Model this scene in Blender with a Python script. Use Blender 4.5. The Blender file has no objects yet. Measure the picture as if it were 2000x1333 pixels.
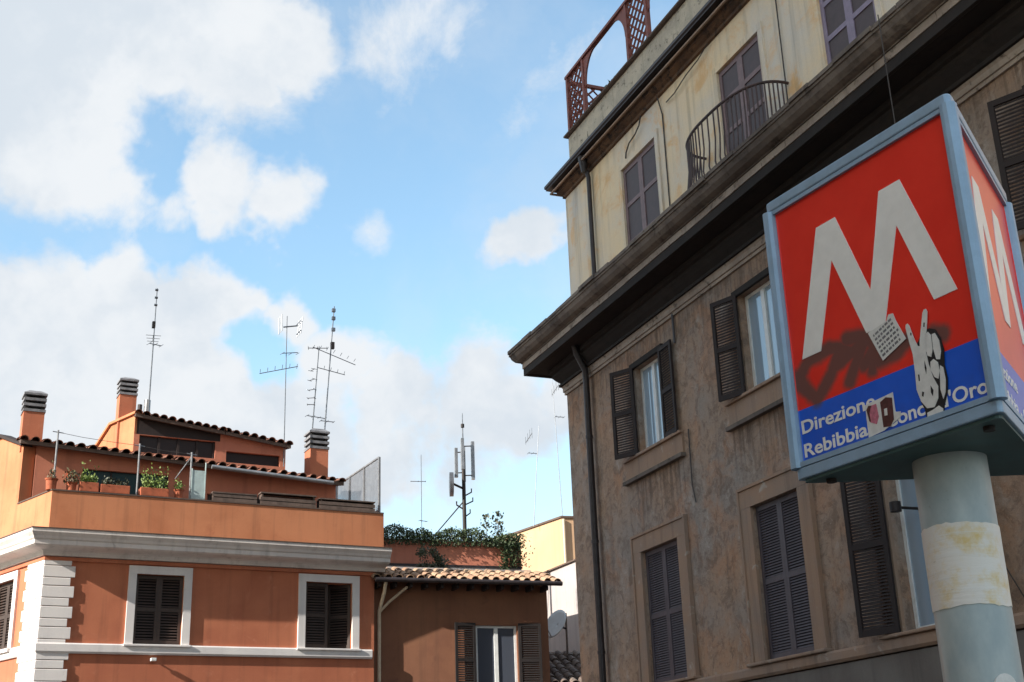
import bpy, math, random
from mathutils import Vector, Matrix
rnd = random.Random(7)
sc = bpy.context.scene
COL = sc.collection
rad = math.radians

# ------------------------------------------------------------------ camera
cam_d = bpy.data.cameras.new('camera')
cam_d.sensor_width = 36.0
cam_d.lens = 44.85
cam_d.clip_start = 0.05
cam_d.clip_end = 3000
cam = bpy.data.objects.new('camera', cam_d)
COL.objects.link(cam)
cam.matrix_world = Matrix(((0.99935, 0.03602, 0.0, 0.0),
                           (0.01233, -0.34216, -0.93956, 0.0),
                           (-0.03384, 0.93895, -0.34238, 1.65),
                           (0, 0, 0, 1)))
sc.camera = cam

# ------------------------------------------------------------------ light
SUN_TRAVEL, SUN_EL = 53.0, 26.9
sun_d = bpy.data.lights.new('sun', 'SUN')
sun_d.energy = 4.1
sun_d.angle = rad(0.5)
sun_d.color = (1.0, 0.93, 0.83)
sun = bpy.data.objects.new('sun', sun_d)
COL.objects.link(sun)
a = rad(SUN_TRAVEL); e = rad(SUN_EL)
sun.rotation_euler = Vector((math.sin(a) * math.cos(e), math.cos(a) * math.cos(e), -math.sin(e))).to_track_quat('-Z', 'Y').to_euler()
sun.location = (-60, -40, 60)

sc.view_settings.view_transform = 'Standard'
sc.view_settings.look = 'None'
sc.view_settings.gamma = 1.0
sc.view_settings.exposure = 1.18
SKY = 0.15

# ------------------------------------------------------------------ node helper
class NT:
    def __init__(s, nt):
        s.nt = nt; nt.nodes.clear()
    def n(s, t, ins=None, **kw):
        nd = s.nt.nodes.new(t)
        for k, v in kw.items(): setattr(nd, k, v)
        for k, v in (ins or {}).items():
            sk = nd.inputs[k]
            if isinstance(v, bpy.types.NodeSocket): s.nt.links.new(v, sk)
            else: sk.default_value = v
        return nd
    def m(s, op, a, b=0.0, c=0.0, clamp=False):
        nd = s.n('ShaderNodeMath', {0: a, 1: b, 2: c}, operation=op); nd.use_clamp = clamp
        return nd.outputs[0]
    def vm(s, op, a, b=(0, 0, 0)):
        nd = s.n('ShaderNodeVectorMath', {0: a, 1: b}, operation=op)
        return nd.outputs['Value'] if op in ('DISTANCE', 'DOT_PRODUCT', 'LENGTH') else nd.outputs[0]
    def noise(s, v, scale, detail=4, rough=.55, dist=0.0, out=0):
        return s.n('ShaderNodeTexNoise', {'Vector': v, 'Scale': scale, 'Detail': detail, 'Roughness': rough, 'Distortion': dist}).outputs[out]
    def step(s, x, lo, hi, a=0.0, b=1.0):
        return s.n('ShaderNodeMapRange', {0: x, 1: lo, 2: hi, 3: a, 4: b}, interpolation_type='SMOOTHSTEP').outputs[0]
    def mix(s, f, a, b, blend='MIX'):
        nd = s.n('ShaderNodeMix', data_type='RGBA', blend_type=blend)
        for i, v in ((0, f), (6, a), (7, b)):
            if isinstance(v, bpy.types.NodeSocket): s.nt.links.new(v, nd.inputs[i])
            elif i == 0: nd.inputs[0].default_value = v
            else: nd.inputs[i].default_value = (*v[:3], 1)
        return nd.outputs[2]
    def scale(s, v, k):
        return s.vm('MULTIPLY', v, k)

def lin(r, g, b):
    return tuple(((c / 255) / 12.92 if c / 255 <= .04045 else ((c / 255 + .055) / 1.055) ** 2.4) for c in (r, g, b))

# ------------------------------------------------------------------ sky with broken cumulus
world = bpy.data.worlds.new('World')
sc.world = world
world.use_nodes = True
W = NT(world.node_tree)
# cumulus banks: azimuth, elevation, angular radius (degrees), weight
CLOUDS = [(-22.5, 32.3, 6.3, 1), (-16.5, 33.1, 5.0, 1), (-11.6, 32.9, 2.0, 1), (-12.6, 31.3, 1.5, .9), (-4.8, 33.5, 2.7, .36),
          (-2.4, 33.5, 1.6, .34), (-21.4, 26.7, 3.7, 1), (-24.2, 28.1, 4.2, 1), (-18.5, 28.8, 1.3, .7), (-14.3, 27.0, 2.0, 1),
          (-11.4, 26.6, 1.7, .9), (-16.4, 25.8, 1.3, .8), (-21.8, 21.7, 3.2, 1), (-18.5, 22.5, 2.4, 1), (-18.8, 18.5, 5.7, 1),
          (-14.7, 21.6, 2.5, 1), (-12.7, 22.8, 1.1, .8), (-10.7, 21.6, 1.6, .9), (-8.7, 19.6, 2.7, 1), (-6.6, 17.8, 2.3, 1),
          (-10.5, 15.9, 3.6, 1), (-5.9, 15.5, 2.7, 1), (-1.1, 16.8, 2.8, .9), (1.4, 17.6, 1.8, .9), (1.5, 24.1, 1.7, 1),
          (-7.4, 25.2, 1.4, .55), (-14.9, 16.9, 4.0, 1), (-2.6, 14.1, 2.5, .55), (.6, 27.7, 1.6, .3), (.7, 29.9, 1.6, .25), (3.2, 32.0, 2.0, .25)]
def sky_dir(az, el):
    az, el = rad(az), rad(el)
    return (math.sin(az) * math.cos(el), math.cos(az) * math.cos(el), math.sin(el))
dirv = W.n('ShaderNodeTexCoord').outputs['Generated']
sky = W.n('ShaderNodeTexSky', sky_type='NISHITA')
sky.sun_disc = False
sky.sun_elevation = rad(SUN_EL)
sky.sun_rotation = rad(SUN_TRAVEL + 180)
sky.air_density = 1.0; sky.dust_density = 1.0; sky.ozone_density = 0.6
warp = W.vm('SUBTRACT', W.noise(dirv, 7.0, 5, .62, 0, 1), (.5, .5, .5))
dw = W.vm('ADD', dirv, W.scale(warp, (.12, .12, .12)))
field = None
for az, el, r, w in CLOUDS:
    ch = rad(r)
    v = W.step(W.vm('DISTANCE', dw, sky_dir(az, el)), ch * 1.7, ch * .2, 0.0, float(w))
    field = v if field is None else W.m('MAXIMUM', field, v)
# the same kind of broken cloud goes on all round the sky
far = W.step(W.vm('DISTANCE', dirv, sky_dir(-4, 24)), .36, .52)
gen = W.m('MULTIPLY', W.step(W.noise(dw, 2.2, 3, .5), .44, .60), far)
field = W.m('MAXIMUM', field, gen)
for az, el, r, w in ((-16.6, 28.2, 1.2, .8), (-12.5, 19.5, 1.6, .9), (-22.9, 23.7, 1.1, .7), (-19.8, 24.2, 1.0, .7), (-16.3, 24.5, 1.1, .8), (-13.0, 24.4, 1.0, .8), (-13.3, 20.6, .9, .8), (-11.6, 18.4, 1.0, .8), (-7.3, 22.5, 1.6, .8), (-9.3, 24.3, 1.4, .8)):   # breaks of clear sky
    ch = rad(r)
    field = W.m('SUBTRACT', field, W.step(W.vm('DISTANCE', dw, sky_dir(az, el)), ch * 2.2, ch * .1, 0.0, .62 * w))
nz = W.noise(dirv, 8.0, 11, .66, .25)
dens = W.step(W.m('ADD', field, W.m('MULTIPLY', W.m('SUBTRACT', nz, .5), 1.7)), .14, .78)
veil = W.step(W.noise(dw, 5.0, 5, .6), .42, .8, 0.0, .28)
sz = W.n('ShaderNodeSeparateXYZ', {0: dirv}).outputs[2]
veil = W.m('ADD', veil, W.step(sz, .36, .12, 0.0, .34))   # thin haze cloud thickens towards the horizon
dens = W.m('MAXIMUM', dens, veil)
shade = W.step(W.m('ADD', W.m('MULTIPLY', W.noise(dw, 6.0, 5, .55), .75), W.m('MULTIPLY', W.noise(dirv, 22.0, 5, .6), .25)), .40, .60)
K = 1.0 / (SKY * 2 ** sc.view_settings.exposure)
cl = W.mix(shade, tuple(c * K for c in (.71, .78, .855)), tuple(c * K for c in (.875, .91, .945)))
skycol = W.mix(dens, W.mix(1.0, sky.outputs[0], (.90, 1.0, .93), 'MULTIPLY'), cl)
bg = W.n('ShaderNodeBackground', {'Color': skycol, 'Strength': SKY})
wo = W.n('ShaderNodeOutputWorld')
world.node_tree.links.new(bg.outputs[0], wo.inputs[0])

# ------------------------------------------------------------------ materials
MATS = {}
def newmat(name):
    m = bpy.data.materials.new(name); m.use_nodes = True
    MATS[name] = m
    return m, NT(m.node_tree)
def finish(m, T, color, rough=.85, bump=None, bstr=.3, bdist=.01, **kw):
    ins = {'Base Color': color if isinstance(color, bpy.types.NodeSocket) else (*color[:3], 1), 'Roughness': rough}
    ins.update(kw)
    if bump is not None:
        ins['Normal'] = T.n('ShaderNodeBump', {'Height': bump, 'Strength': bstr, 'Distance': bdist}).outputs[0]
    p = T.n('ShaderNodeBsdfPrincipled', ins)
    o = T.n('ShaderNodeOutputMaterial')
    T.nt.links.new(p.outputs[0], o.inputs[0])
    return m
def stucco(name, c1, c2, c3=None, patch=(.55, .7), scale=1.0, streak=.25, grain=.12, rough=.9, bstr=.35):
    m, T = newmat(name)
    co = T.n('ShaderNodeTexCoord').outputs['Object']
    big = T.step(T.noise(co, .55 * scale, 6, .6, .3), .35, .65)
    col = T.mix(big, c1, c2)
    mid = T.noise(co, 2.3 * scale, 9, .68, .5)
    if c3: col = T.mix(T.step(mid, *patch), col, c3)
    st = T.noise(T.scale(co, (5, 5, .22)), 1.0, 6, .6)
    col = T.mix(T.step(st, .48, .75, 0, streak), col, (.03, .026, .022))
    fine = T.noise(co, 38, 5, .7)
    g = T.m('ADD', T.m('MULTIPLY', T.m('SUBTRACT', fine, .5), grain * 2), 1.0)
    gc = T.n('ShaderNodeCombineColor', {0: g, 1: g, 2: g}).outputs[0]
    col = T.mix(1.0, col, gc, 'MULTIPLY')
    b = T.m('ADD', T.m('MULTIPLY', mid, .6), T.m('MULTIPLY', fine, .4))
    return finish(m, T, col, rough, b, bstr, .02)
def paint(name, c, rough=.5, var=.12, dirt=.3, metallic=0.0, scale=6.0, rust=None, bstr=.1, **kw):
    m, T = newmat(name)
    co = T.n('ShaderNodeTexCoord').outputs['Object']
    n1 = T.noise(co, scale, 6, .65)
    dark = tuple(x * (1 - var * 2) for x in c); lite = tuple(min(1, x * (1 + var)) for x in c)
    col = T.mix(T.step(n1, .3, .7), dark, lite)
    n2 = T.noise(T.scale(co, (1, 1, .3)), scale * .5, 8, .7)
    col = T.mix(T.step(n2, .55, .8, 0, dirt), col, rust or (.04, .035, .03))
    rr = T.m('ADD', T.m('MULTIPLY', n1, .25), rough - .12)
    return finish(m, T, col, rr, n1, bstr, .005, Metallic=metallic, **kw)

# weathered facade
def facade():
    m, T = newmat('weathered_stucco')
    co = T.n('ShaderNodeTexCoord').outputs['Object']
    wv = T.vm('ADD', co, T.scale(T.vm('SUBTRACT', T.noise(co, 1.7, 5, .6, 0, 1), (.5, .5, .5)), (.5, .5, .5)))
    big = T.step(T.noise(wv, .42, 6, .6), .36, .64)
    col = T.mix(big, lin(170, 140, 116), lin(150, 140, 132))
    n2 = T.noise(wv, .9, 8, .66, .6)
    col = T.mix(T.step(n2, .47, .66, 0, .55), col, lin(182, 130, 92))       # ochre limewash that survives
    n3 = T.noise(T.scale(wv, (1.6, 1.6, .9)), 1.6, 10, .74, .8)
    col = T.mix(T.step(n3, .52, .66, 0, .45), col, lin(186, 178, 170))      # pale flaked plaster
    n4 = T.noise(T.scale(co, (2.4, 2.4, .2)), 1.1, 8, .65, .3)
    col = T.mix(T.step(n4, .50, .74, 0, .5), col, lin(88, 72, 62))          # rain streaks
    n5 = T.noise(wv, 3.2, 10, .76, .6)
    col = T.mix(T.step(n5, .46, .62, 0, .6), col, lin(104, 86, 74))
    n7 = T.noise(co, 9, 8, .75, .4)
    col = T.mix(T.step(n7, .5, .66, 0, .45), col, lin(110, 88, 74))
    n6 = T.noise(co, 16, 7, .74, .3)
    col = T.mix(T.step(n6, .58, .70, 0, .45), col, lin(208, 194, 180))
    xyz = T.n('ShaderNodeSeparateXYZ', {0: co})
    X, Z = xyz.outputs[0], xyz.outputs[2]
    run = T.noise(T.scale(co, (9, 9, .5)), 1.0, 6, .6, .2)
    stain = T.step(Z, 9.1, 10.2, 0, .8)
    for a_, b_ in ((2.6, 5.05), (6.6, 9.05), (9.9, 12.3), (13.6, 16.0)):
        inx = T.m('MULTIPLY', T.step(X, a_, a_ + .12), T.step(X, b_, b_ - .12))
        stain = T.m('MAXIMUM', stain, T.m('MULTIPLY', inx, T.m('MULTIPLY', T.step(Z, 7.52, 7.44), T.step(Z, 6.2, 7.5))))
        stain = T.m('MAXIMUM', stain, T.m('MULTIPLY', inx, T.m('MULTIPLY', T.step(Z, 3.6, 4.6, .9, 0), 1.0)))
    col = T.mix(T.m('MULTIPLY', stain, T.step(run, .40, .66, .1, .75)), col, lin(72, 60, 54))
    h = T.m('ADD', T.m('MULTIPLY', n3, .5), T.m('ADD', T.m('MULTIPLY', n5, .4), T.m('MULTIPLY', n6, .3)))
    return finish(m, T, col, .92, h, .8, .04)
facade()
stucco('attic_stucco', lin(234, 210, 172), lin(208, 204, 198), lin(224, 184, 134), (.50, .68), .55, .38, .14)
stucco('base_stucco', lin(120, 114, 108), lin(104, 96, 90), lin(140, 130, 120), (.6, .75), 1, .3)
stucco('surround_stone', lin(160, 130, 108), lin(146, 126, 112), lin(174, 164, 152), (.58, .7), 1.6, .35, .15)
stucco('cornice_stone', lin(128, 116, 106), lin(92, 82, 76), lin(58, 50, 46), (.50, .72), 1.3, .5, .2)
stucco('corona_stone', lin(168, 154, 142), lin(146, 132, 122), lin(90, 78, 70), (.54, .68), 2.0, .35, .15)
stucco('soffit_stone', lin(44, 37, 35), lin(36, 31, 30), lin(30, 26, 25), (.5, .7), 1.5, .4, .15)  # near-black base colour holds the overhang's shade as well as grime
stucco('top_cornice', lin(112, 84, 62), lin(84, 64, 52), lin(46, 38, 34), (.48, .66), 2.0, .5, .18)
stucco('parapet_concrete', lin(196, 184, 164), lin(174, 164, 148), lin(104, 98, 88), (.54, .7), 3, .35, .3, .95, .6)
stucco('terracotta_stucco', lin(192, 118, 86), lin(176, 104, 76), lin(198, 130, 100), (.55, .8), 1, .24, .08, .9, .25)
stucco('apricot_stucco', lin(200, 132, 94), lin(184, 116, 80), lin(176, 106, 74), (.55, .8), 1, .28, .08, .9, .25)
stucco('pink_stucco', lin(194, 124, 98), lin(180, 112, 90), lin(160, 100, 84), (.58, .8), 1.2, .2, .08)
stucco('brown_stucco', lin(138, 94, 70), lin(124, 82, 62), lin(108, 72, 58), (.56, .8), 1.2, .25, .1)
stucco('cream_stucco', lin(200, 166, 132), lin(190, 154, 122), None, (.6, .8), .6, .1, .05)
stucco('pale_plaster', lin(178, 170, 166), lin(168, 160, 158), lin(150, 144, 142), (.55, .75), .9, .25, .08)
stucco('white_trim', lin(226, 222, 220), lin(216, 212, 212), lin(196, 192, 192), (.58, .8), 2, .12, .05, .8, .15)
stucco('grey_trim', lin(226, 218, 212), lin(212, 204, 200), lin(176, 166, 162), (.56, .8), 2, .25, .08, .8, .2)
stucco('mud_render', lin(150, 120, 96), lin(130, 104, 86), None, (.6, .8), 1, .3)
paint('slate_shutter', lin(84, 76, 82), .55, .12, .35)
paint('dark_shutter', lin(40, 29, 28), .75, .15, .35)
paint('brown_shutter', lin(66, 52, 46), .6, .12, .3)
paint('mauve_wood', lin(124, 102, 104), .6, .12, .3)
paint('mauve_panel', lin(78, 65, 68), .6, .12, .25)
paint('lilac_wood', lin(142, 130, 152), .6, .1, .2)
paint('white_frame', lin(222, 224, 224), .4, .05, .12)
paint('dark_pipe', lin(58, 52, 54), .45, .15, .3, .3)
paint('black_shutter', lin(34, 27, 27), .75, .15, .3)
paint('rail_iron', lin(78, 62, 62), .6, .2, .3, .2)
paint('iron', lin(48, 42, 42), .6, .2, .3, .4)
paint('antenna_metal', lin(120, 124, 130), .45, .15, .2, .7)
paint('beige_pipe', lin(206, 186, 160), .5, .08, .2)
paint('zinc', lin(150, 152, 156), .45, .12, .3, .5)
paint('dark_zinc', lin(96, 98, 104), .5, .12, .3, .5)
paint('cap_concrete', lin(128, 128, 132), .85, .18, .45)
paint('brick_red', lin(190, 92, 58), .9, .12, .25, scale=14)
paint('red_brown_wood', lin(126, 70, 60), .65, .14, .35)
paint('weathered_wood', lin(104, 88, 80), .8, .2, .4)
paint('clay', lin(176, 96, 66), .85, .15, .3)
paint('plastic_sheet', lin(178, 196, 196), .5, .08, .2)
paint('soil', (.05, .035, .025), .95)
paint('sign_frame', lin(150, 180, 206), .4, .06, .25, .15, 9.0, lin(96, 104, 112))
paint('sign_bottom', lin(76, 108, 108), .5, .12, .4, .1, 7.0, lin(30, 38, 40))
paint('sign_white', lin(248, 248, 244), .4, .03, .08, scale=10)
paint('sticker_white', lin(228, 228, 224), .6, .05, .15, scale=30)
paint('sticker_black', lin(26, 26, 30), .6, .05, .05)
paint('sticker_brown', lin(92, 50, 48), .6, .2, .3, scale=60)
paint('sticker_pink', lin(206, 120, 140), .6, .15, .2, scale=60)
paint('dish_white', lin(214, 218, 220), .45, .04, .15)
paint('asphalt', (.09, .088, .085), .9, .2, .3)
paint('paving', (.22, .21, .2), .9, .15, .3)
paint('kerb_stone', (.3, .29, .27), .9, .12, .3)
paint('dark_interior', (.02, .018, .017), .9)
paint('cable_rubber', lin(70, 64, 62), .7)
paint('roof_felt', lin(96, 80, 72), .95)
def tile_mat(name, a, b, c):
    m, T = newmat(name)
    r = T.n('ShaderNodeObjectInfo').outputs['Random']
    co = T.n('ShaderNodeTexCoord').outputs['Object']
    col = T.mix(r, a, b)
    v = T.vm('ADD', co, T.n('ShaderNodeCombineXYZ', {0: T.m('MULTIPLY', r, 40), 1: T.m('MULTIPLY', r, 17)}).outputs[0])
    n1 = T.noise(v, 9, 8, .7)
    col = T.mix(T.step(n1, .46, .66, 0, .8), col, c)
    return finish(m, T, col, .92, n1, .4, .01)
tile_mat('aged_tile', lin(184, 154, 126), lin(158, 122, 98), lin(104, 90, 76))
tile_mat('grey_tile', lin(128, 112, 102), lin(104, 90, 84), lin(66, 60, 56))
tile_mat('dark_tile', lin(150, 100, 80), lin(112, 78, 66), lin(60, 50, 46))
def glass_mat(name, c, rough=.04, ior=2.3):
    m, T = newmat(name)
    co = T.n('ShaderNodeTexCoord').outputs['Object']
    n1 = T.noise(co, 1.3, 2)
    return finish(m, T, c, rough, n1, .02, .01, **{'IOR': ior})
glass_mat('window_glass', lin(150, 170, 188))  # pale blue base paints the reflected sky into the panes
glass_mat('dark_glass', lin(44, 36, 38), .35, 1.3)
glass_mat('curtain_glass', lin(74, 80, 92), .15, 1.45)
glass_mat('green_glass', lin(16, 50, 56), .35, 1.3)
def leaf_mat(name, a, b):
    m, T = newmat(name)
    co = T.n('ShaderNodeTexCoord').outputs['Object']
    col = T.mix(T.step(T.noise(co, 5, 4, .7), .35, .65), a, b)
    return finish(m, T, col, .6)
leaf_mat('hedge_leaf', (.022, .045, .016), (.06, .085, .03))
leaf_mat('bush_leaf', (.035, .04, .022), (.07, .08, .04))
leaf_mat('bright_leaf', (.1, .17, .03), (.2, .26, .06))
leaf_mat('dry_leaf', (.09, .06, .03), (.11, .11, .04))
leaf_mat('bark', (.06, .045, .035), (.09, .07, .05))

# ------------------------------------------------------------------ mesh helpers
class MB:
    def __init__(s): s.v = []; s.f = []
    def quad(s, *p):
        i = len(s.v); s.v += [tuple(x) for x in p]; s.f.append(tuple(range(i, i + len(p)))); return s
    def box(s, x0, x1, y0, y1, z0, z1):
        i = len(s.v)
        s.v += [(x0, y0, z0), (x1, y0, z0), (x1, y1, z0), (x0, y1, z0), (x0, y0, z1), (x1, y0, z1), (x1, y1, z1), (x0, y1, z1)]
        s.f += [tuple(i + k for k in q) for q in ((3, 2, 1, 0), (4, 5, 6, 7), (0, 1, 5, 4), (1, 2, 6, 5), (2, 3, 7, 6), (3, 0, 4, 7))]
        return s
    def prism(s, poly, z0, z1):          # polygon in xy, counter-clockwise
        i = len(s.v); n = len(poly)
        s.v += [(x, y, z0) for x, y in poly] + [(x, y, z1) for x, y in poly]
        s.f.append(tuple(i + k for k in reversed(range(n)))); s.f.append(tuple(i + n + k for k in range(n)))
        for k in range(n):
            j = (k + 1) % n; s.f.append((i + k, i + j, i + n + j, i + n + k))
        return s
    def plate(s, poly, y0, y1):          # polygon in xz, extruded in y
        i = len(s.v); n = len(poly)
        s.v += [(x, y0, z) for x, z in poly] + [(x, y1, z) for x, z in poly]
        s.f.append(tuple(i + k for k in range(n))); s.f.append(tuple(i + n + k for k in reversed(range(n))))
        for k in range(n):
            j = (k + 1) % n; s.f.append((i + j, i + k, i + n + k, i + n + j))
        return s
    def tube(s, pts, r, n=8, r1=None):
        pts = [Vector(p) for p in pts]; i0 = len(s.v); m = len(pts); r1 = r if r1 is None else r1
        for k, p in enumerate(pts):
            t = (pts[min(k + 1, m - 1)] - pts[max(k - 1, 0)]).normalized()
            up = Vector((0, 0, 1)) if abs(t.z) < .9 else Vector((0, 1, 0))
            a = t.cross(up).normalized(); b = a.cross(t)
            rr = r + (r1 - r) * k / max(1, m - 1)
            for q in range(n):
                g = 2 * math.pi * q / n
                s.v.append(tuple(p + a * math.cos(g) * rr + b * math.sin(g) * rr))
        for k in range(m - 1):
            for q in range(n):
                w = (q + 1) % n
                s.f.append((i0 + k * n + q, i0 + k * n + w, i0 + (k + 1) * n + w, i0 + (k + 1) * n + q))
        s.f.append(tuple(i0 + q for q in reversed(range(n)))); s.f.append(tuple(i0 + (m - 1) * n + q for q in range(n)))
        return s
    def sweep(s, path, prof):            # path in xy with the outside on its LEFT, profile of (offset, z), closed loop
        n = len(path); P = [Vector(p) for p in path]; m = len(prof); i0 = len(s.v)
        for k in range(n):
            ds = []
            if k > 0: ds.append((P[k] - P[k - 1]).normalized())
            if k < n - 1: ds.append((P[k + 1] - P[k]).normalized())
            ns = [Vector((-d.y, d.x)) for d in ds]
            o = ns[0] if len(ns) == 1 else (ns[0] + ns[1]) / (1 + ns[0].dot(ns[1]))
            for off, z in prof: s.v.append((P[k].x + o.x * off, P[k].y + o.y * off, z))
        for k in range(n - 1):
            for q in range(m):
                w = (q + 1) % m
                s.f.append((i0 + k * m + q, i0 + (k + 1) * m + q, i0 + (k + 1) * m + w, i0 + k * m + w))
        s.f.append(tuple(i0 + q for q in range(m))); s.f.append(tuple(i0 + (n - 1) * m + q for q in reversed(range(m))))
        return s
    def wall(s, x0, x1, z0, z1, y, th, holes=()):   # front at y, back at y+th, rectangular holes (xa,xb,za,zb)
        xs = sorted({x0, x1} | {h[i] for h in holes for i in (0, 1)}); zs = sorted({z0, z1} | {h[i] for h in holes for i in (2, 3)})
        for i in range(len(xs) - 1):
            for j in range(len(zs) - 1):
                cx, cz = (xs[i] + xs[i + 1]) / 2, (zs[j] + zs[j + 1]) / 2
                if any(h[0] < cx < h[1] and h[2] < cz < h[3] for h in holes): continue
                a, b, c, d = xs[i], xs[i + 1], zs[j], zs[j + 1]
                s.quad((a, y, c), (b, y, c), (b, y, d), (a, y, d))
                s.quad((b, y + th, c), (a, y + th, c), (a, y + th, d), (b, y + th, d))
        Y = y + th
        for a, b, c, d in holes:
            s.quad((a, y, c), (a, y, d), (a, Y, d), (a, Y, c)); s.quad((b, y, d), (b, y, c), (b, Y, c), (b, Y, d))
            s.quad((a, y, d), (b, y, d), (b, Y, d), (a, Y, d)); s.quad((b, y, c), (a, y, c), (a, Y, c), (b, Y, c))
        s.quad((x0, Y, z0), (x0, y, z0), (x0, y, z1), (x0, Y, z1)); s.quad((x1, y, z0), (x1, Y, z0), (x1, Y, z1), (x1, y, z1))
        s.quad((x0, y, z1), (x1, y, z1), (x1, Y, z1), (x0, Y, z1)); s.quad((x0, Y, z0), (x1, Y, z0), (x1, y, z0), (x0, y, z0))
        return s
    def leaves(s, pts, size, up=.3):
        for p in pts:
            p = Vector(p); z = size * rnd.uniform(.6, 1.3)
            d = Vector((rnd.gauss(0, 1), rnd.gauss(0, 1), rnd.gauss(0, 1) + up)).normalized()
            w = d.orthogonal().normalized(); w.rotate(Matrix.Rotation(rnd.uniform(0, 6.28), 3, d))
            s.quad(p - d * z * .5, p + w * z * .32, p + d * z * .6, p - w * z * .32)
        return s
    def mesh(s, name, mat, smooth=False):
        me = bpy.data.meshes.new(name); me.from_pydata(s.v, [], s.f); me.update()
        if mat: me.materials.append(MATS[mat])
        if smooth:
            me.polygons.foreach_set('use_smooth', [True] * len(me.polygons))
            me.set_sharp_from_angle(angle=rad(40))
        return me
    def build(s, name, mat, parent=None, smooth=False, loc=None, rot=None, bevel=0, label=None, kind=None):
        o = bpy.data.objects.new(name, s.mesh(name, mat, smooth)); COL.objects.link(o)
        if parent: o.parent = parent
        if loc: o.location = loc
        if rot: o.rotation_euler = rot
        if bevel:
            b = o.modifiers.new('bevel', 'BEVEL'); b.width = bevel; b.segments = 2; b.limit_method = 'ANGLE'; b.harden_normals = False
        if label: o['label'] = label
        if kind: o['kind'] = kind
        return o
def inst(name, me, parent, loc, rot=(0, 0, 0), scale=None):
    o = bpy.data.objects.new(name, me); COL.objects.link(o); o.parent = parent
    o.location = loc; o.rotation_euler = rot
    if scale: o.scale = scale
    return o
def thing(name, label, cat, loc=(0, 0, 0), rz=0.0, group=None, parent=None):
    o = bpy.data.objects.new(name, None); COL.objects.link(o); o.empty_display_size = .3
    o.location = loc; o.rotation_euler = (0, 0, rz); o['label'] = label; o['category'] = cat
    if group: o['group'] = group
    return o
def world_pt(root_loc, rz, x, y, z):
    c, s_ = math.cos(rz), math.sin(rz)
    return (root_loc[0] + c * x - s_ * y, root_loc[1] + s_ * x + c * y, root_loc[2] + z)

# ------------------------------------------------------------------ ground
def structure(o): o['kind'] = 'structure'; return o
structure(MB().quad((-300, -300, 0), (300, -300, 0), (300, 300, 0), (-300, 300, 0)).build('ground', 'asphalt'))

# ------------------------------------------------------------------ shutters
def leaf(parent, w, z0, h, hx, hy, ang, frame_mat, slat_mat, single, rails=1, pitch=.05, label=None, name='shutter'):
    fl = -1 if abs(ang - math.pi) < .7 else 1
    st = .07; t = .04; m = MB()
    zs = [0.0] + [h * (k + 1) / (rails + 1) for k in range(rails)] + [h]
    m.box(0, st, -t / 2, t / 2, 0, h).box(w - st, w, -t / 2, t / 2, 0, h)
    edges = [(0, .09)] + [(z - .045, z + .045) for z in zs[1:-1]] + [(h - .08, h)]
    for a, b in edges: m.box(st, w - st, -t / 2 + .002, t / 2 - .002, a, b)
    o = m.build(name, frame_mat, parent, loc=(hx, hy, z0), rot=(0, 0, ang), label=label)
    sl = MB(); c, s_ = math.cos(rad(38)), math.sin(rad(38)); hw, ht = .027, .005
    def slat(mb, z):
        p = [(-hw * s_ - ht * c, -hw * c + ht * s_), (-hw * s_ + ht * c, -hw * c - ht * s_), (hw * s_ + ht * c, hw * c - ht * s_), (hw * s_ - ht * c, hw * c + ht * s_)]
        # slopes down towards the street face (negative y)
        i = len(mb.v)
        for x in (st, w - st): mb.v += [(x, q[0] * .62 * fl, z + q[1] * .75) for q in p]
        mb.f += [tuple(i + k for k in q) for q in ((0, 1, 2, 3), (7, 6, 5, 4), (0, 4, 5, 1), (1, 5, 6, 2), (2, 6, 7, 3), (3, 7, 4, 0))]
    me = None
    for k in range(len(edges) - 1):
        a, b = edges[k][1], edges[k + 1][0]; n = max(1, int((b - a) / pitch))
        for q in range(n):
            z = a + (q + .5) * (b - a) / n
            if single:
                if me is None:
                    g = MB(); slat(g, 0); me = g.mesh('slat', slat_mat)
                inst('slat', me, o, (0, 0, z))
            else: slat(sl, z)
    if not single: sl.build('slat', slat_mat, o, kind='stuff')
    return o
def solid_leaf(parent, w, z0, h, hx, hy, ang, frame_mat, panel_mat, rows=3):
    st = .085; t = .05; m = MB()
    m.box(0, st, -t / 2, t / 2, 0, h).box(w - st, w, -t / 2, t / 2, 0, h)
    zs = [(0, .12)] + [(h * k / rows - .045, h * k / rows + .045) for k in range(1, rows)] + [(h - .1, h)]
    for a, b in zs: m.box(st, w - st, -t / 2 + .002, t / 2 - .002, a, b)
    o = m.build('shutter', frame_mat, parent, loc=(hx, hy, z0), rot=(0, 0, ang))
    for k in range(rows):
        a, b = zs[k][1], zs[k + 1][0]
        MB().box(st - .005, w - st + .005, -.006, .006, a - .005, b + .005).build('panel', panel_mat, o)
    return o
def casement(parent, x0, x1, z0, z1, y, frame_mat, glass, fr=.06, sill=True, name='window'):
    m = MB(); xm = (x0 + x1) / 2
    m.box(x0, x0 + fr, y, y + .06, z0, z1).box(x1 - fr, x1, y, y + .06, z0, z1)
    m.box(x0 + fr, x1 - fr, y + .002, y + .058, z0, z0 + fr).box(x0 + fr, x1 - fr, y + .002, y + .058, z1 - fr, z1)
    m.box(xm - .05, xm + .05, y - .012, y + .056, z0 + fr, z1 - fr)
    o = m.build(name, frame_mat, parent)
    for a, b in ((x0 + fr, xm - .05), (xm + .05, x1 - fr)):
        MB().box(a - .004, b + .004, y + .022, y + .03, z0 + fr - .004, z1 - fr + .004).build('pane', glass, o)
    return o

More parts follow.
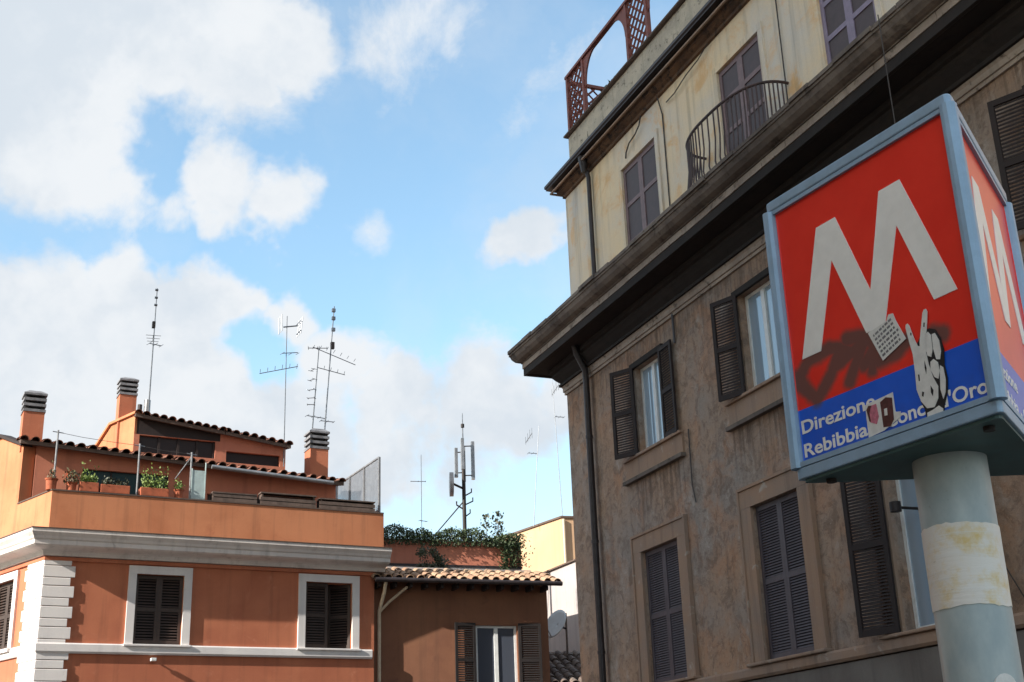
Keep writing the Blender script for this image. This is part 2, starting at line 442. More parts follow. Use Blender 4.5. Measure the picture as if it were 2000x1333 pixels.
# ------------------------------------------------------------------ roof tiles
def tile_mesh(mat, r0=.105, r1=.085, ln=.46, th=.014):
    m = MB(); n = 6
    for y, r in ((0, r0), (ln, r1)):
        for k in range(n + 1):
            g = math.pi * k / n; m.v.append((math.cos(g) * r, y, math.sin(g) * r * .9))
        for k in range(n + 1):
            g = math.pi * k / n; m.v.append((math.cos(g) * (r - th), y, math.sin(g) * (r - th) * .9))
    q = 2 * (n + 1)
    for k in range(n):
        m.f.append((k, k + 1, q + k + 1, q + k)[::-1])
        m.f.append((n + 1 + k, n + 2 + k, q + n + 2 + k, q + n + 1 + k))
        m.f.append((k, n + 1 + k, n + 2 + k, k + 1)[::-1])
    return m.mesh('roof_tile', mat, True)
TILES = {k: tile_mesh(k) for k in ('aged_tile', 'dark_tile', 'grey_tile')}
def tiled_roof(parent, x0, x1, ze0, ze1, ye, run, slope, rows, mat, slab_mat, pitch=.25, name='roof', thick=.09):
    tn = math.tan(rad(slope)); m = MB(); zr = run * tn
    top = [(x0, ye, ze0), (x1, ye, ze1), (x1, ye + run, ze1 + zr), (x0, ye + run, ze0 + zr)]
    bot = [(a, b, c - thick) for a, b, c in top]
    m.quad(*top); m.quad(*bot[::-1])
    for k in range(4):
        j = (k + 1) % 4; m.quad(bot[k], bot[j], top[j], top[k])
    o = m.build(name, slab_mat, parent)
    n = int((x1 - x0) / pitch); L = .4
    tilt = math.atan2(ze1 - ze0, x1 - x0)
    for i in range(n + 1):
        x = x0 + .06 + i * (x1 - x0 - .12) / n
        for r in range(rows):
            y = -.06 + r * L
            if y * math.cos(rad(slope)) > run - .15: continue
            zz = ze0 + (ze1 - ze0) * (x - x0) / (x1 - x0) + y * math.sin(rad(slope)) + .012 + rnd.uniform(-.006, .01)
            inst('roof_tile', TILES[mat], o, (x + rnd.uniform(-.012, .012), ye + y * math.cos(rad(slope)) + rnd.uniform(-.02, .02), zz),
                 (rad(slope - 1.5) + rnd.uniform(-.02, .02), -tilt + rnd.uniform(-.04, .04), rnd.uniform(-.035, .035)))
    return o

# ================================================================== weathered building on the right
RL, RZ = (1.174, 26.974, 0), math.atan2(-.92768, .37337)
R = thing('apartment_building', 'weathered brown apartment building with deep dark cornice and cream attic storey', 'building', RL, RZ)
RX = 24.0; RD = 10.0
AW = [(3.10, 4.54), (7.05, 8.40), (10.47, 11.80), (14.2, 15.5), (17.9, 19.2)]
BW = [(3.30, 4.38), (7.27, 8.37), (10.56, 11.64), (14.3, 15.38), (18, 19.08)]
CW = [(3.08, 4.60), (7.10, 8.52), (10.24, 11.57), (14.1, 15.5), (17.8, 19.2)]
ZA, ZB, ZC = (3.60, 6.08), (7.96, 9.68), (11.62, 14.2)
holes = [(a, b, *ZA) for a, b in AW] + [(a, b, *ZB) for a, b in BW]
w = MB().wall(0, RX, 3.42, 10.7, 0, .35, holes)
w.box(0, .35, .352, RD, 3.42, 10.7).box(RX - .35, RX, .352, RD, 3.42, 10.7).box(.352, RX - .352, RD - .35, RD, 3.42, 10.7)
w.build('wall', 'weathered_stucco', R)
MB().box(-.06, RX + .06, -.06, RD, 0, 3.38).build('base_wall', 'base_stucco', R)
def outline(off_x0, y0, x1, y1): return [(off_x0, y1), (off_x0, y0), (x1, y0)][::-1]
def rsweep(s, prof, name, mat, **k):     # runs along the street face and round the left corner; s = setback
    pr = [(-o, z) for o, z in prof]
    return MB().sweep([(s, RD), (s, s), (RX, s)], pr).build(name, mat, R, **k)
rsweep(0, [(-.02, 3.40), (.09, 3.40), (.12, 3.44), (.12, 3.54), (.10, 3.575), (-.02, 3.58)], 'string_course', 'surround_stone')
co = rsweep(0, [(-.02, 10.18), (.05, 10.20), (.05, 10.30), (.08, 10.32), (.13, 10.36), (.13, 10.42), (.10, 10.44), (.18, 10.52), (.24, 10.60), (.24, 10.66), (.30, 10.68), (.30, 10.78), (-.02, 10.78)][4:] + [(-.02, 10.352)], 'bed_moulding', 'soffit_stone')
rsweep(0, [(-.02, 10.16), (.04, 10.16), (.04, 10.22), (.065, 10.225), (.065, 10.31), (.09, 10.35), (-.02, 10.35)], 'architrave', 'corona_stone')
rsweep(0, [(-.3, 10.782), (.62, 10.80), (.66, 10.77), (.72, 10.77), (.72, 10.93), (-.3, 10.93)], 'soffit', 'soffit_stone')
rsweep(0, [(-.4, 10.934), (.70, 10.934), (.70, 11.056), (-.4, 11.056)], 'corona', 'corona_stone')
MB().box(-.738, -.702, -.702, RD, 10.932, 11.058).build('corona_block', 'corona_stone', R)
x = -.738
while x < RX:
    ln = rnd.uniform(.9, 1.5); j = rnd.uniform(-.006, .006)
    MB().box(x, x + ln - .012, -.738 + j, -.701, 10.932 + rnd.uniform(-.003, .003), 11.057).build('corona_block', 'corona_stone', R, bevel=.006)
    x += ln
co = rsweep(0, [(-.4, 11.06), (.76, 11.06), (.76, 11.08), (.80, 11.09), (.86, 11.12), (.92, 11.19), (.95, 11.27), (.97, 11.28), (.97, 11.33), (-.4, 11.40)], 'cornice', 'cornice_stone')
x = -.98; k = 0
slab = []
while x < RX:
    ln = rnd.uniform(.5, .95); z = 11.325 + rnd.uniform(-.01, .012); ov = 1.0 + rnd.uniform(-.02, .015)
    MB().box(x + .006, x + ln, -ov, -.2, z, z + rnd.uniform(.06, .085)).build('coping_slab', 'cornice_stone', co)
    x += ln
# attic storey
w = MB().wall(.15, RX, 11.3, 15.3, .15, .3, [(a, b, *ZC) for a, b in CW])
w.box(.15, .45, .452, RD, 11.3, 15.3).box(RX - .3, RX, .452, RD, 11.3, 15.3).box(.452, RX - .302, RD - .3, RD, 11.3, 15.3)
w.build('attic_wall', 'attic_stucco', R)
rsweep(.15, [(-.02, 14.93), (.05, 14.95), (.05, 15.02), (.10, 15.05), (.15, 15.10), (.15, 15.15), (.22, 15.17), (.22, 15.22), (-.02, 15.24)], 'attic_moulding', 'top_cornice')
rsweep(.15, [(-.25, 15.242), (.34, 15.242), (.34, 15.27), (.37, 15.30), (.37, 15.36), (-.25, 15.42)], 'attic_cornice', 'dark_pipe')
rsweep(.15, [(.235, 15.12), (.275, 15.12), (.275, 15.16), (.235, 15.16)], 'gutter', 'surround_stone')
p = MB().sweep([(.26, RD), (.26, .26), (RX, .26)], [(0, 15.35), (0, 16.5), (.22, 16.5), (.22, 15.35)])
p.build('parapet', 'parapet_concrete', R)
MB().sweep([(.26, RD), (.26, .26), (RX, .26)], [(.26, 16.502), (-.05, 16.502), (-.09, 16.53), (-.09, 16.57), (.26, 16.60)]).build('parapet_coping', 'roof_felt', R)
MB().box(.49, RX - .02, .49, RD - .02, 15.3, 15.4).build('roof', 'roof_felt', R)
# main-storey windows
for i, (a, b) in enumerate(AW):
    s = MB(); f = .30
    s.box(a - f, a - .002, -.05, .05, ZA[0] - .02, ZA[1]).box(b + .002, b + f, -.05, .05, ZA[0] - .02, ZA[1]).box(a - f, b + f, -.052, .05, ZA[1] + .002, ZA[1] + f)
    s.box(a - f - .05, a - f, -.075, .03, ZA[0] - .02, ZA[1] + f + .05).box(b + f, b + f + .05, -.075, .03, ZA[0] - .02, ZA[1] + f + .05).box(a - f, b + f, -.077, .03, ZA[1] + f + .002, ZA[1] + f + .05)
    s.build('window_surround', 'surround_stone', R)
    MB().box(a - .4, b + .4, -.16, .1, ZA[0] - .12 + .1, ZA[0] + .06 - .03).build('window_sill', 'surround_stone', R, bevel=.015)
    h = ZA[1] - ZA[0] - .05; wl = (b - a) / 2 - .004
    if i < 2:
        leaf(R, wl, ZA[0] + .04, h, a + .003, .07, 0, 'slate_shutter', 'slate_shutter', True, 1, .043)
        leaf(R, wl, ZA[0] + .04, h, b - .003, .07, math.pi, 'slate_shutter', 'slate_shutter', True, 1, .043)
        MB().box(a, b, .2, .22, *ZA).build('dark_backing', 'dark_interior', R)  # near-black sheet behind the slats stands in for the unlit room
    else:
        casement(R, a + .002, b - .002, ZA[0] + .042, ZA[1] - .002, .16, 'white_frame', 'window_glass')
        leaf(R, wl, ZA[0] + .04, h, a + .0, -.1, math.pi + rad(16), 'dark_shutter', 'dark_shutter', i == 2, 1, .045)
        leaf(R, wl, ZA[0] + .04, h, b - .0, -.1, -rad(8), 'dark_shutter', 'dark_shutter', False)
for i, (a, b) in enumerate(BW):
    h = ZB[1] - ZB[0] + .06; wl = (b - a) / 2 + .01
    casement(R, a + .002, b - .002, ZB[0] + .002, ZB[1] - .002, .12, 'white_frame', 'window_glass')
    MB().box(a - .62, b + .62, -.035, .05, ZB[0] - .43, ZB[0] - .06).build('apron', 'surround_stone', R)
    MB().box(a - .66, b + .66, -.10, .05, ZB[0] - .50, ZB[0] - .43).build('apron_moulding', 'cornice_stone', R)
    MB().box(a - .64, b + .64, -.09, .1, ZB[0] - .06, ZB[0] - .004).build('window_sill', 'surround_stone', R, bevel=.01)
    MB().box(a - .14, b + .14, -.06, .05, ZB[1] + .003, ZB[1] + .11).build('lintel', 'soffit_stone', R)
    ph = (28, 20, 24, 25, 15)[i]
    leaf(R, wl, ZB[0] - .02, h, a - .01, -.05, math.pi + rad(ph), 'dark_shutter', 'dark_shutter', False)
    leaf(R, wl, ZB[0] - .02, h, b + .01, -.05, -rad((3, 6, 8, 5, 9)[i]), 'dark_shutter', 'dark_shutter', False)
for i, (a, b) in enumerate(CW):
    s = MB(); f = .13
    s.box(a - f, a - .002, .115, .2, ZC[0], ZC[1]).box(b + .002, b + f, .115, .2, ZC[0], ZC[1]).box(a - f, b + f, .113, .2, ZC[1] + .002, ZC[1] + f)
    s.build('window_surround', 'attic_stucco', R)
    fm, pm = ('lilac_wood', 'mauve_panel') if i == 2 else ('mauve_wood', 'mauve_panel')
    wl = (b - a) / 2 - .003
    solid_leaf(R, wl, ZC[0] + .01, ZC[1] - ZC[0] - .02, a + .002, .19, 0, fm, pm, 4 if i in (1, 2) else 3)
    solid_leaf(R, wl, ZC[0] + .01, ZC[1] - ZC[0] - .02, b - .002, .19, math.pi, fm, pm, 4 if i in (1, 2) else 3)
# balcony: bowed iron rail on the cornice before the attic door
def bow(t):
    g = math.pi * t; return (7.8 - 1.38 * math.copysign(abs(math.cos(g)) ** .8, math.cos(g)), .15 - .76 * abs(math.sin(g)) ** .75)
hz0, hz1 = 11.47, 12.78
MB().prism([(6.25, .14), (6.25, -.6), (6.6, -.86), (9.0, -.86), (9.35, -.6), (9.35, .14)], 11.41, 11.49).build('balcony_slab', 'cornice_stone', R)
pts = [(*bow(k / 40), hz1) for k in range(41)]
rail = MB().tube(pts, .026, 8).build('balcony_railing', 'rail_iron', R, True)
MB().tube([(p[0], p[1], hz0 + .08) for p in pts], .014, 6).build('bottom_rail', 'iron', rail, True)
for k in range(1, 36):
    x, y = bow(k / 36); xc = 7.8 + (x - 7.8) * 1.045; yc = y - .05
    MB().tube([(x, y, hz1), (x, y, 12.25), (x * .5 + xc * .5, y * .5 + yc * .5, 12.0), (xc, yc, 11.8), (x, y, hz0 + .05), (x, y, hz0)], .014, 6).build('baluster', 'rail_iron', rail, True)
# pipes and cables
dp = MB().tube([(1.3, -.13, 0), (1.3, -.13, 10.1), (1.34, -.16, 10.3), (1.36, -.34, 10.62), (1.36, -.4, 10.85)], .068, 12).build('downpipe', 'dark_pipe', R, True)
for z in (4.4, 6.6, 8.8): MB().tube([(1.3, -.13, z), (1.3, -.13, z + .06)], .08, 12).build('pipe_clip', 'dark_pipe', dp, True)
dp = MB().tube([(1.62, .06, 11.4), (1.62, .06, 14.75), (1.62, 0.02, 14.92)], .05, 12).build('downpipe', 'dark_pipe', R, True)
MB().tube([(1.62, -.04, 14.86), (1.62, -.04, 15.24)], .06, 10, .13).build('rainwater_head', 'dark_pipe', dp, True)
MB().tube([(4.17, .09, 14.92), (4.1, .07, 14.72), (3.9, .07, 14.62), (3.6, .08, 14.58), (3.4, .1, 14.46), (3.33, .12, 14.36)], .016, 6).build('cable', 'cable_rubber', R, True)
MB().tube([(6.95, .09, 14.92), (6.6, .07, 14.78), (6.1, .08, 14.74), (5.6, .08, 14.62), (5.2, .12, 14.66)], .012, 6).build('cable', 'cable_rubber', R, True)
MB().tube([(4.98, .13, 11.4), (4.99, .13, 14.5), (4.9, .1, 14.93)], .014, 6).build('cable', 'cable_rubber', R, True)
MB().tube([(9.15, .12, 12.0), (9.16, .12, 14.6), (9.05, .1, 14.93)], .012, 6).build('cable', 'cable_rubber', R, True)
MB().tube([(5.03, -.04, 9.62), (5.03, -.04, 10.2)], .022, 6).build('conduit', 'dark_pipe', R, True)
MB().tube([(5.25, -.03, 7.9), (5.22, -.03, 6.9), (5.3, -.03, 6.55)], .012, 6).build('cable', 'cable_rubber', R, True)
MB().tube([(12.93, -1.03, 11.42), (12.95, -1.04, 9.0), (12.96, -1.0, 5.0), (12.97, -.2, 3.6)], .008, 6).build('hanging_cable', 'cable_rubber', R, True)
MB().tube([(8.6, -.04, 7.42), (8.9, -.05, 7.2), (9.3, -.05, 7.05), (9.6, -.12, 7.0), (9.9, -.1, 6.98)], .022, 6).build('cable_bundle', 'cable_rubber', R, True)
MB().box(9.5, 9.72, -.16, 0.0, 6.9, 7.12).build('junction_box', 'cable_rubber', R)
lampb = MB().tube([(10.95, .1, 5.2), (10.95, -.28, 5.2)], .02, 8).build('lamp_arm', 'iron', R, True)
MB().tube([(10.95, -.28, 5.14), (10.95, -.28, 5.27)], .075, 14).build('lamp_head', 'iron', lampb, True)

# timber trellis on the roof terrace
T0 = world_pt(RL, RZ, 0, 0, 15.4)
TR = thing('wooden_trellis', 'red brown timber trellis with arched opening on the roof terrace edge', 'trellis', T0, RZ)
ZT = 18.2 - 15.4
def lattice(x0, x1, y0, y1, z0, z1, name='lattice'):
    m = MB(); L = math.hypot(x1 - x0, y1 - y0); ux, uy = (x1 - x0) / L, (y1 - y0) / L
    d = .26; k = -int((z1 - z0) / d) - 1
    while k * d < L:
        for sgn, off in ((1, 0), (-1, .014)):
            s0 = k * d; pts = []
            a = max(0, s0); b = min(L, s0 + (z1 - z0))
            if b - a > .02:
                za = z0 + (a - s0) if sgn > 0 else z1 - (a - s0); zb = z0 + (b - s0) if sgn > 0 else z1 - (b - s0)
                p = Vector((x0 + ux * a - uy * off, y0 + uy * a + ux * off, za)); q = Vector((x0 + ux * b - uy * off, y0 + uy * b + ux * off, zb))
                m.tube([p, q], .026, 4)
        k += 1
    return m.build(name, 'red_brown_wood', TR, kind='stuff')
PY = .38
for x in (.15, 1.05, 3.36, 4.28, 6.6, 7.5): MB().box(x - .045, x + .045, PY - .045, PY + .045, 0.0, ZT).build('post', 'red_brown_wood', TR)
MB().box(.08, 7.6, PY - .06, PY + .06, ZT + .002, ZT + .07).build('top_rail', 'red_brown_wood', TR)
for a, b in ((.195, 1.005), (3.405, 4.235), (6.645, 7.455)):
    lattice(a, b, PY, PY, .9, ZT)
for a, b in ((1.095, 3.315), (4.325, 6.555)):      # arched brackets below the rail
    for sgn, xx in ((1, a), (-1, b)):
        pl = [(xx, ZT), (xx, ZT - .8)] + [(xx + sgn * (.62 - .56 * math.cos(g)), ZT - .75 + .7 * math.sin(g)) for g in [math.pi / 2 * k / 8 for k in range(9)]]
        if sgn < 0: pl = pl[::-1]
        MB().plate(pl, PY - .02, PY + .02).build('arch_bracket', 'red_brown_wood', TR)
for yy in (1.6, 3.0): MB().box(.105, .195, yy - .045, yy + .045, 0.0, ZT - .1).build('post', 'red_brown_wood', TR)
MB().box(.11, .19, PY + .06, 3.05, ZT - .14, ZT - .06).build('return_rail', 'red_brown_wood', TR)
lattice(.15, .15, PY + .1, 3.0, 1.0, ZT - .14, 'return_lattice')
PT = thing('potted_plant', 'clay pot with a small green plant behind the roof trellis', 'plant', world_pt(RL, RZ, .62, 1.35, 17.28), RZ)
m = MB().tube([(0, 0, 0), (0, 0, .36)], .15, 14, .22); m.build('pot', 'clay', PT, True)
MB().leaves([(rnd.gauss(0, .1), rnd.gauss(0, .1), .36 + abs(rnd.gauss(0, .18))) for _ in range(160)], .1, .8).build('foliage', 'hedge_leaf', PT)
MB().box(-.45, 1.2, -.35, .35, -.06, -.002).box(-.4, -.3, -.3, .3, -1.88, -.06).box(1.05, 1.15, -.3, .3, -1.88, -.06).build('plant_bench', 'weathered_wood', None, loc=PT.location, rot=(0, 0, RZ))
o = bpy.data.objects['plant_bench']; o['label'] = 'weathered timber plant bench behind the roof trellis'; o['category'] = 'bench'

# ================================================================== orange house on the left
LL, LZ = (-10.5, 28.1025, 0), math.atan2(.46169, .88704)
H = thing('townhouse', 'orange stuccoed townhouse with white quoins and a planted roof terrace', 'house', LL, LZ)
SD = Vector((-.3074, .9516))                 # the narrow side face runs back along this
def sp(wd, off=0.0): return (SD.x * wd - .9516 * off, SD.y * wd - .3074 * off)
LX = 7.75; SW = 6.5
W1, W2, ZW = (1.99, 3.07), (5.99, 7.17), (5.335, 6.91)
MB().wall(.003, LX, 0, 7.3, 0, .3, [(*W1, *ZW), (*W2, *ZW)]).build('wall', 'terracotta_stucco', H)
# side wall: built in its own frame, x runs from the back to the corner
sang = math.atan2(-SD.y, -SD.x)
sl = MB().wall(0, SW, 0, 7.3, 0, .3, [(SW - 2.45, SW - 1.42, *ZW)])
sl.build('side_wall', 'terracotta_stucco', H, loc=(*sp(SW), 0), rot=(0, 0, sang))
MB().prism([sp(SW), (0, .31), (LX, .31), (LX, 7.0)][::-1] and [(.1, .31), (LX, .31), (LX, 6.6), (-1.7, 6.5)], 7.2, 7.79).build('terrace_floor', 'roof_felt', H)
MB().box(LX - .3, LX, .302, 6.6, 0, 7.2).build('party_wall', 'mud_render', H)
MB().box(-1.69, LX - .302, 6.2, 6.5, 0, 7.19).build('back_wall', 'mud_render', H)
def lsweep(prof, name, mat, wend=SW, x1=8.0):
    return MB().sweep([sp(wend), (0, 0), (x1, 0)], [(-o, z) for o, z in prof]).build(name, mat, H)
lsweep([(-.2, 7.20), (.10, 7.22), (.13, 7.30), (.17, 7.33), (.40, 7.37), (.45, 7.40), (.45, 7.49), (.48, 7.52), (.50, 7.57), (.56, 7.65), (.56, 7.72), (-.2, 7.78)], 'cornice', 'grey_trim')
lsweep([(-.02, 7.12), (.05, 7.12), (.05, 7.20), (-.02, 7.20)], 'frieze_band', 'terracotta_stucco', x1=LX)
lsweep([(-.1, 7.722), (.575, 7.722), (.575, 7.745), (-.1, 7.80)], 'cornice_flashing', 'roof_felt')
lsweep([(-.02, 5.11), (.05, 5.11), (.08, 5.15), (.08, 5.30), (.06, 5.33), (-.02, 5.33)], 'string_course', 'white_trim', x1=7.68)
MB().sweep([sp(1.74), (0, 0), (8.0, 0)], [(.25, 7.79), (0, 7.79), (0, 8.70), (.25, 8.70)]).build('parapet', 'apricot_stucco', H)
MB().sweep([sp(1.74), (0, 0), (8.0, 0)], [(.27, 8.702), (-.02, 8.702), (-.02, 8.735), (.27, 8.735)]).build('parapet_coping', 'roof_felt', H)
for (a, b) in (W1, W2):
    s = MB(); f = .18
    s.box(a - f, a - .001, -.055, .1, ZW[0] - .01, ZW[1]).box(b + .001, b + f, -.055, .1, ZW[0] - .01, ZW[1]).box(a - f, b + f, -.057, .1, ZW[1] + .001, ZW[1] + f)
    s.build('window_surround', 'white_trim', H)
    MB().box(a - f - .03, b + f + .03, -.12, .25, ZW[0] - .05, ZW[0] + .0).build('window_sill', 'white_trim', H, bevel=.01)
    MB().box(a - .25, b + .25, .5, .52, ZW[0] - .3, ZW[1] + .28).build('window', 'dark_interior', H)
    wl = (b - a) / 2 - .003
    leaf(H, wl, ZW[0] + .02, ZW[1] - ZW[0] - .03, a + .002, .09, 0, 'brown_shutter', 'brown_shutter', True, 1, .06)
    leaf(H, wl, ZW[0] + .02, ZW[1] - ZW[0] - .03, b - .002, .09, math.pi if a < 4 else math.pi - rad(38), 'brown_shutter', 'brown_shutter', True, 1, .06)
# side window
def side_child(mb, name, mat): return mb.build(name, mat, H, loc=(*sp(SW), 0), rot=(0, 0, sang))
a, b = SW - 2.45, SW - 1.42
s = MB(); f = .17
s.box(a - f, a - .001, -.055, .1, ZW[0] - .01, ZW[1]).box(b + .001, b + f, -.055, .1, ZW[0] - .01, ZW[1]).box(a - f, b + f, -.057, .1, ZW[1] + .001, ZW[1] + f)
ws = side_child(s, 'window_surround', 'white_trim')
side_child(MB().box(a - f - .03, b + f + .03, -.14, .2, ZW[0] - .08, ZW[0] - .001), 'window_sill', 'white_trim')
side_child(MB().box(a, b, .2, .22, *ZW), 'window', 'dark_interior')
for hx, an in ((a + .002, 0), (b - .002, math.pi)):
    q = leaf(H, (b - a) / 2 - .003, ZW[0] + .02, ZW[1] - ZW[0] - .03, 0, 0, an, 'brown_shutter', 'brown_shutter', True, 1, .06)
    base = Vector(sp(SW)); c_, s_ = math.cos(sang), math.sin(sang)
    q.location = (base.x + c_ * hx - s_ * .09, base.y + s_ * hx + c_ * .09, ZW[0] + .02); q.rotation_euler = (0, 0, sang + an)
# quoins
z = 7.19; k = 0
while z > .3:
    h = .185 if k % 2 == 0 else .262
    lf, lsd = (.55, .78) if k % 2 == 0 else (.64, .88)
    z0 = z - h
    if not (z0 < 5.33 and z > 5.11) or True:
        po = .045
        cx = -( .9516 * po) ; 
        P_ = [Vector(sp(lsd)), Vector((0, 0)), Vector((lf, 0))]
        m = MB().sweep([tuple(v) for v in P_], [(.02, z0 + .012), (-po + .012, z0 + .012), (-po, z0 + .024), (-po, z - .012), (-po + .012, z), (.02, z)])
        m.build('quoin_block', 'white_trim', H)
    z -= h; k += 1
# security lamp under the band
lm = MB().tube([(2.45, 0, 5.02), (2.45, -.1, 5.0)], .02, 8).build('wall_lamp', 'white_frame', H, True)
MB().box(2.39, 2.51, -.2, -.08, 4.96, 5.03).build('lamp_shade', 'white_frame', lm, bevel=.01)
# penthouse behind the terrace
PX, PYY = sp(1.737)
pw = MB().wall(PX + .3, 7.3, 7.79, 9.80, PYY, .25, [(.86, 2.93, 8.6, 9.68), (3.9, 6.6, 8.2, 9.3)])
pw.build('penthouse_wall', 'pink_stucco', H)
MB().plate([(PX + .3, 9.802), (7.3, 9.802), (7.3, 9.81), (PX + .3, 10.19)], PYY, PYY + .25).build('penthouse_gable', 'pink_stucco', H)
MB().plate([(-.3, 10.602), (SW - 3.0, 10.602), (SW - 1.70, 10.11), (SW - 1.70, 10.17), (SW - 2.98, 10.68), (-.3, 10.68)], -.09, .2).build('side_verge', 'dark_shutter', H, loc=(*sp(SW), 0), rot=(0, 0, sang))
poly = [(0, 7.79), (SW - 1.737, 7.79), (SW - 1.737, 10.16), (0, 11.4)]
MB().plate([(0, 7.79), (SW - 1.737, 7.79), (SW - 1.737, 10.12), (SW - 3.0, 10.6), (0, 10.6)], 0, .3).build('penthouse_side_wall', 'apricot_stucco', H, loc=(*sp(SW), 0), rot=(0, 0, sang))
pn = MB().box(.86, 2.93, PYY + .1, PYY + .13, 8.6, 9.68).build('terrace_window', 'green_glass', H)
for x in (.88, 1.55, 2.22, 2.89): MB().box(x - .02, x + .02, PYY + .07, PYY + .1, 8.6, 9.68).build('mullion', 'dark_shutter', pn)
pn = MB().box(3.9, 6.6, PYY + .12, PYY + .14, 8.2, 9.3).build('terrace_window', 'dark_glass', H)
for x in (3.92, 4.8, 5.7, 6.58): MB().box(x - .025, x + .025, PYY + .08, PYY + .12, 8.2, 9.3).build('mullion', 'red_brown_wood', pn)
MB().box(7.05, 7.3, PYY + .251, 6.6, 7.79, 9.75).build('penthouse_end_wall', 'mud_render', H)
tiled_roof(H, PX - .1, 7.42, 10.20, 9.80, PYY - .28, 1.78, 12, 4, 'dark_tile', 'roof_felt', .262)
MB().tube([(3.9, PYY - .36, 9.90), (7.1, PYY - .36, 9.735)], .055, 10).build('gutter', 'zinc', H, True)
# raised clerestory
DY = PYY + 1.5; DX0, DX1 = 2.28, 6.36
MB().wall(DX0, DX1, 10.2, 11.1, DY, .2, [(2.42, 4.42, 10.62, 11.09), (4.72, 6.2, 10.55, 10.86)]).build('clerestory_wall', 'pink_stucco', H)
tri = [(DX0, 11.102), (DX1, 11.102), (DX1, 11.14), (DX0, 11.62)]
MB().plate([(DX0, 11.102), (4.55, 11.102), (4.55, 11.35), (DX0, 11.60)], DY + .02, DY + .2).build('clerestory_upper_wall', 'dark_shutter', H)
MB().plate([(4.55, 11.102), (DX1, 11.102), (DX1, 11.12), (4.55, 11.35)], DY, DY + .2).build('clerestory_lintel', 'pink_stucco', H)
pn = MB().box(2.42, 4.42, DY + .1, DY + .12, 10.62, 11.09).build('clerestory_window', 'dark_glass', H)
for x in (2.45, 2.95, 3.45, 3.95, 4.4): MB().box(x - .03, x + .03, DY + .05, DY + .1, 10.62, 11.09).build('mullion', 'dark_shutter', pn)
pn = MB().box(4.72, 6.2, DY + .1, DY + .12, 10.55, 10.86).build('clerestory_window', 'dark_glass', H)
# lit cheek of the clerestory, follows the side street
qx = Vector((DX0, DY + .2))
MB().plate([(0, 11.62), (-1.25, 11.62), (-2.6, 10.75), (-2.6, 9.9), (0, 9.9)][::-1], 0, .2).build('clerestory_cheek', 'apricot_stucco', H, loc=(DX0, DY, 0), rot=(0, 0, sang))
MB().plate([(.1, 11.625), (-1.27, 11.625), (-2.7, 10.70), (-2.7, 10.76), (-1.3, 11.69), (.1, 11.69)][::-1], -.07, .22).build('verge', 'apricot_stucco', H, loc=(DX0, DY, 0), rot=(0, 0, sang))
tiled_roof(H, DX0 - .02, 4.62, 11.62, 11.36, DY - .16, 1.6, 10, 3, 'dark_tile', 'roof_felt', .235)
tiled_roof(H, 4.64, DX1 + .1, 11.36, 11.14, DY - .16, 1.6, 10, 3, 'dark_tile', 'roof_felt', .235)
MB().prism([(PX + .1, PYY + .26), (7.04, PYY + .26), (7.04, 6.55), (-1.6, 6.45)], 10.0, 10.05).build('upper_slab', 'roof_felt', H)
MB().box(DX0 + .2, DX1, DY + 1.5, DY + 1.7, 10.05, 11.4).build('clerestory_back_wall', 'apricot_stucco', H)
MB().box(DX1 - .2, DX1 - .002, DY + .202, DY + 1.5, 10.05, 11.1).build('clerestory_end_wall', 'pink_stucco', H)
def chimney(x, y, w, z0, z1, z2, mat):
    c = MB().box(x, x + w, y, y + w, z0, z1).build('chimney', mat, H)
    n = 4; dz = (z2 - z1) / n
    for i in range(n - 1):
        MB().box(x - .02, x + w + .02, y - .02, y + w + .02, z1 + i * dz + (.0 if i == 0 else .0) + .001, z1 + i * dz + dz * .48).build('cap_slab', 'cap_concrete', c)
        if True:
            s = MB()
            for ax in (x + .02, x + w - .1):
                for ay in (y + .02, y + w - .1): s.box(ax, ax + .08, ay, ay + .08, z1 + i * dz + dz * .48, z1 + (i + 1) * dz + .002)
            s.box(x + .1, x + w - .1, y + .1, y + w - .1, z1 + i * dz + dz * .48, z1 + (i + 1) * dz)
            s.build('cap_spacer', 'dark_interior', c)
    zt = z1 + (n - 1) * dz + .002; e = .03; m = MB()
    i = 0; m.v += [(x - e, y - e, zt), (x + w + e, y - e, zt), (x + w + e, y + w + e, zt), (x - e, y + w + e, zt), (x + .1, y + .1, z2), (x + w - .1, y + .1, z2), (x + w - .1, y + w - .1, z2), (x + .1, y + w - .1, z2)]
    m.v += [(a_, b_, zt + .05) for a_, b_, _ in m.v[:4]]
    m.f += [(3, 2, 1, 0), (4, 5, 6, 7), (0, 1, 9, 8), (1, 2, 10, 9), (2, 3, 11, 10), (3, 0, 8, 11), (8, 9, 5, 4), (9, 10, 6, 5), (10, 11, 7, 6), (11, 8, 4, 7)]
    m.build('cap_roof', 'cap_concrete', c)
    return c
chimney(-.60, PYY + .1, .48, 10.0, 11.02, 11.58, 'terracotta_stucco')
chimney(1.98, DY + .75, .44, 10.06, 12.38, 12.9, 'terracotta_stucco')
chimney(7.10, DY + .1, .52, 9.7, 11.19, 11.80, 'terracotta_stucco')
MB().tube([(2.72, DY + .8, 11.3), (2.72, DY + .8, 12.3)], .085, 12).build('flue', 'zinc', H, True)
MB().tube([(2.53, DY + .8, 11.3), (2.53, DY + .8, 12.15)], .06, 12).build('flue', 'dark_pipe', H, True)

def LW(x, y, z): return world_pt(LL, LZ, x, y, z)
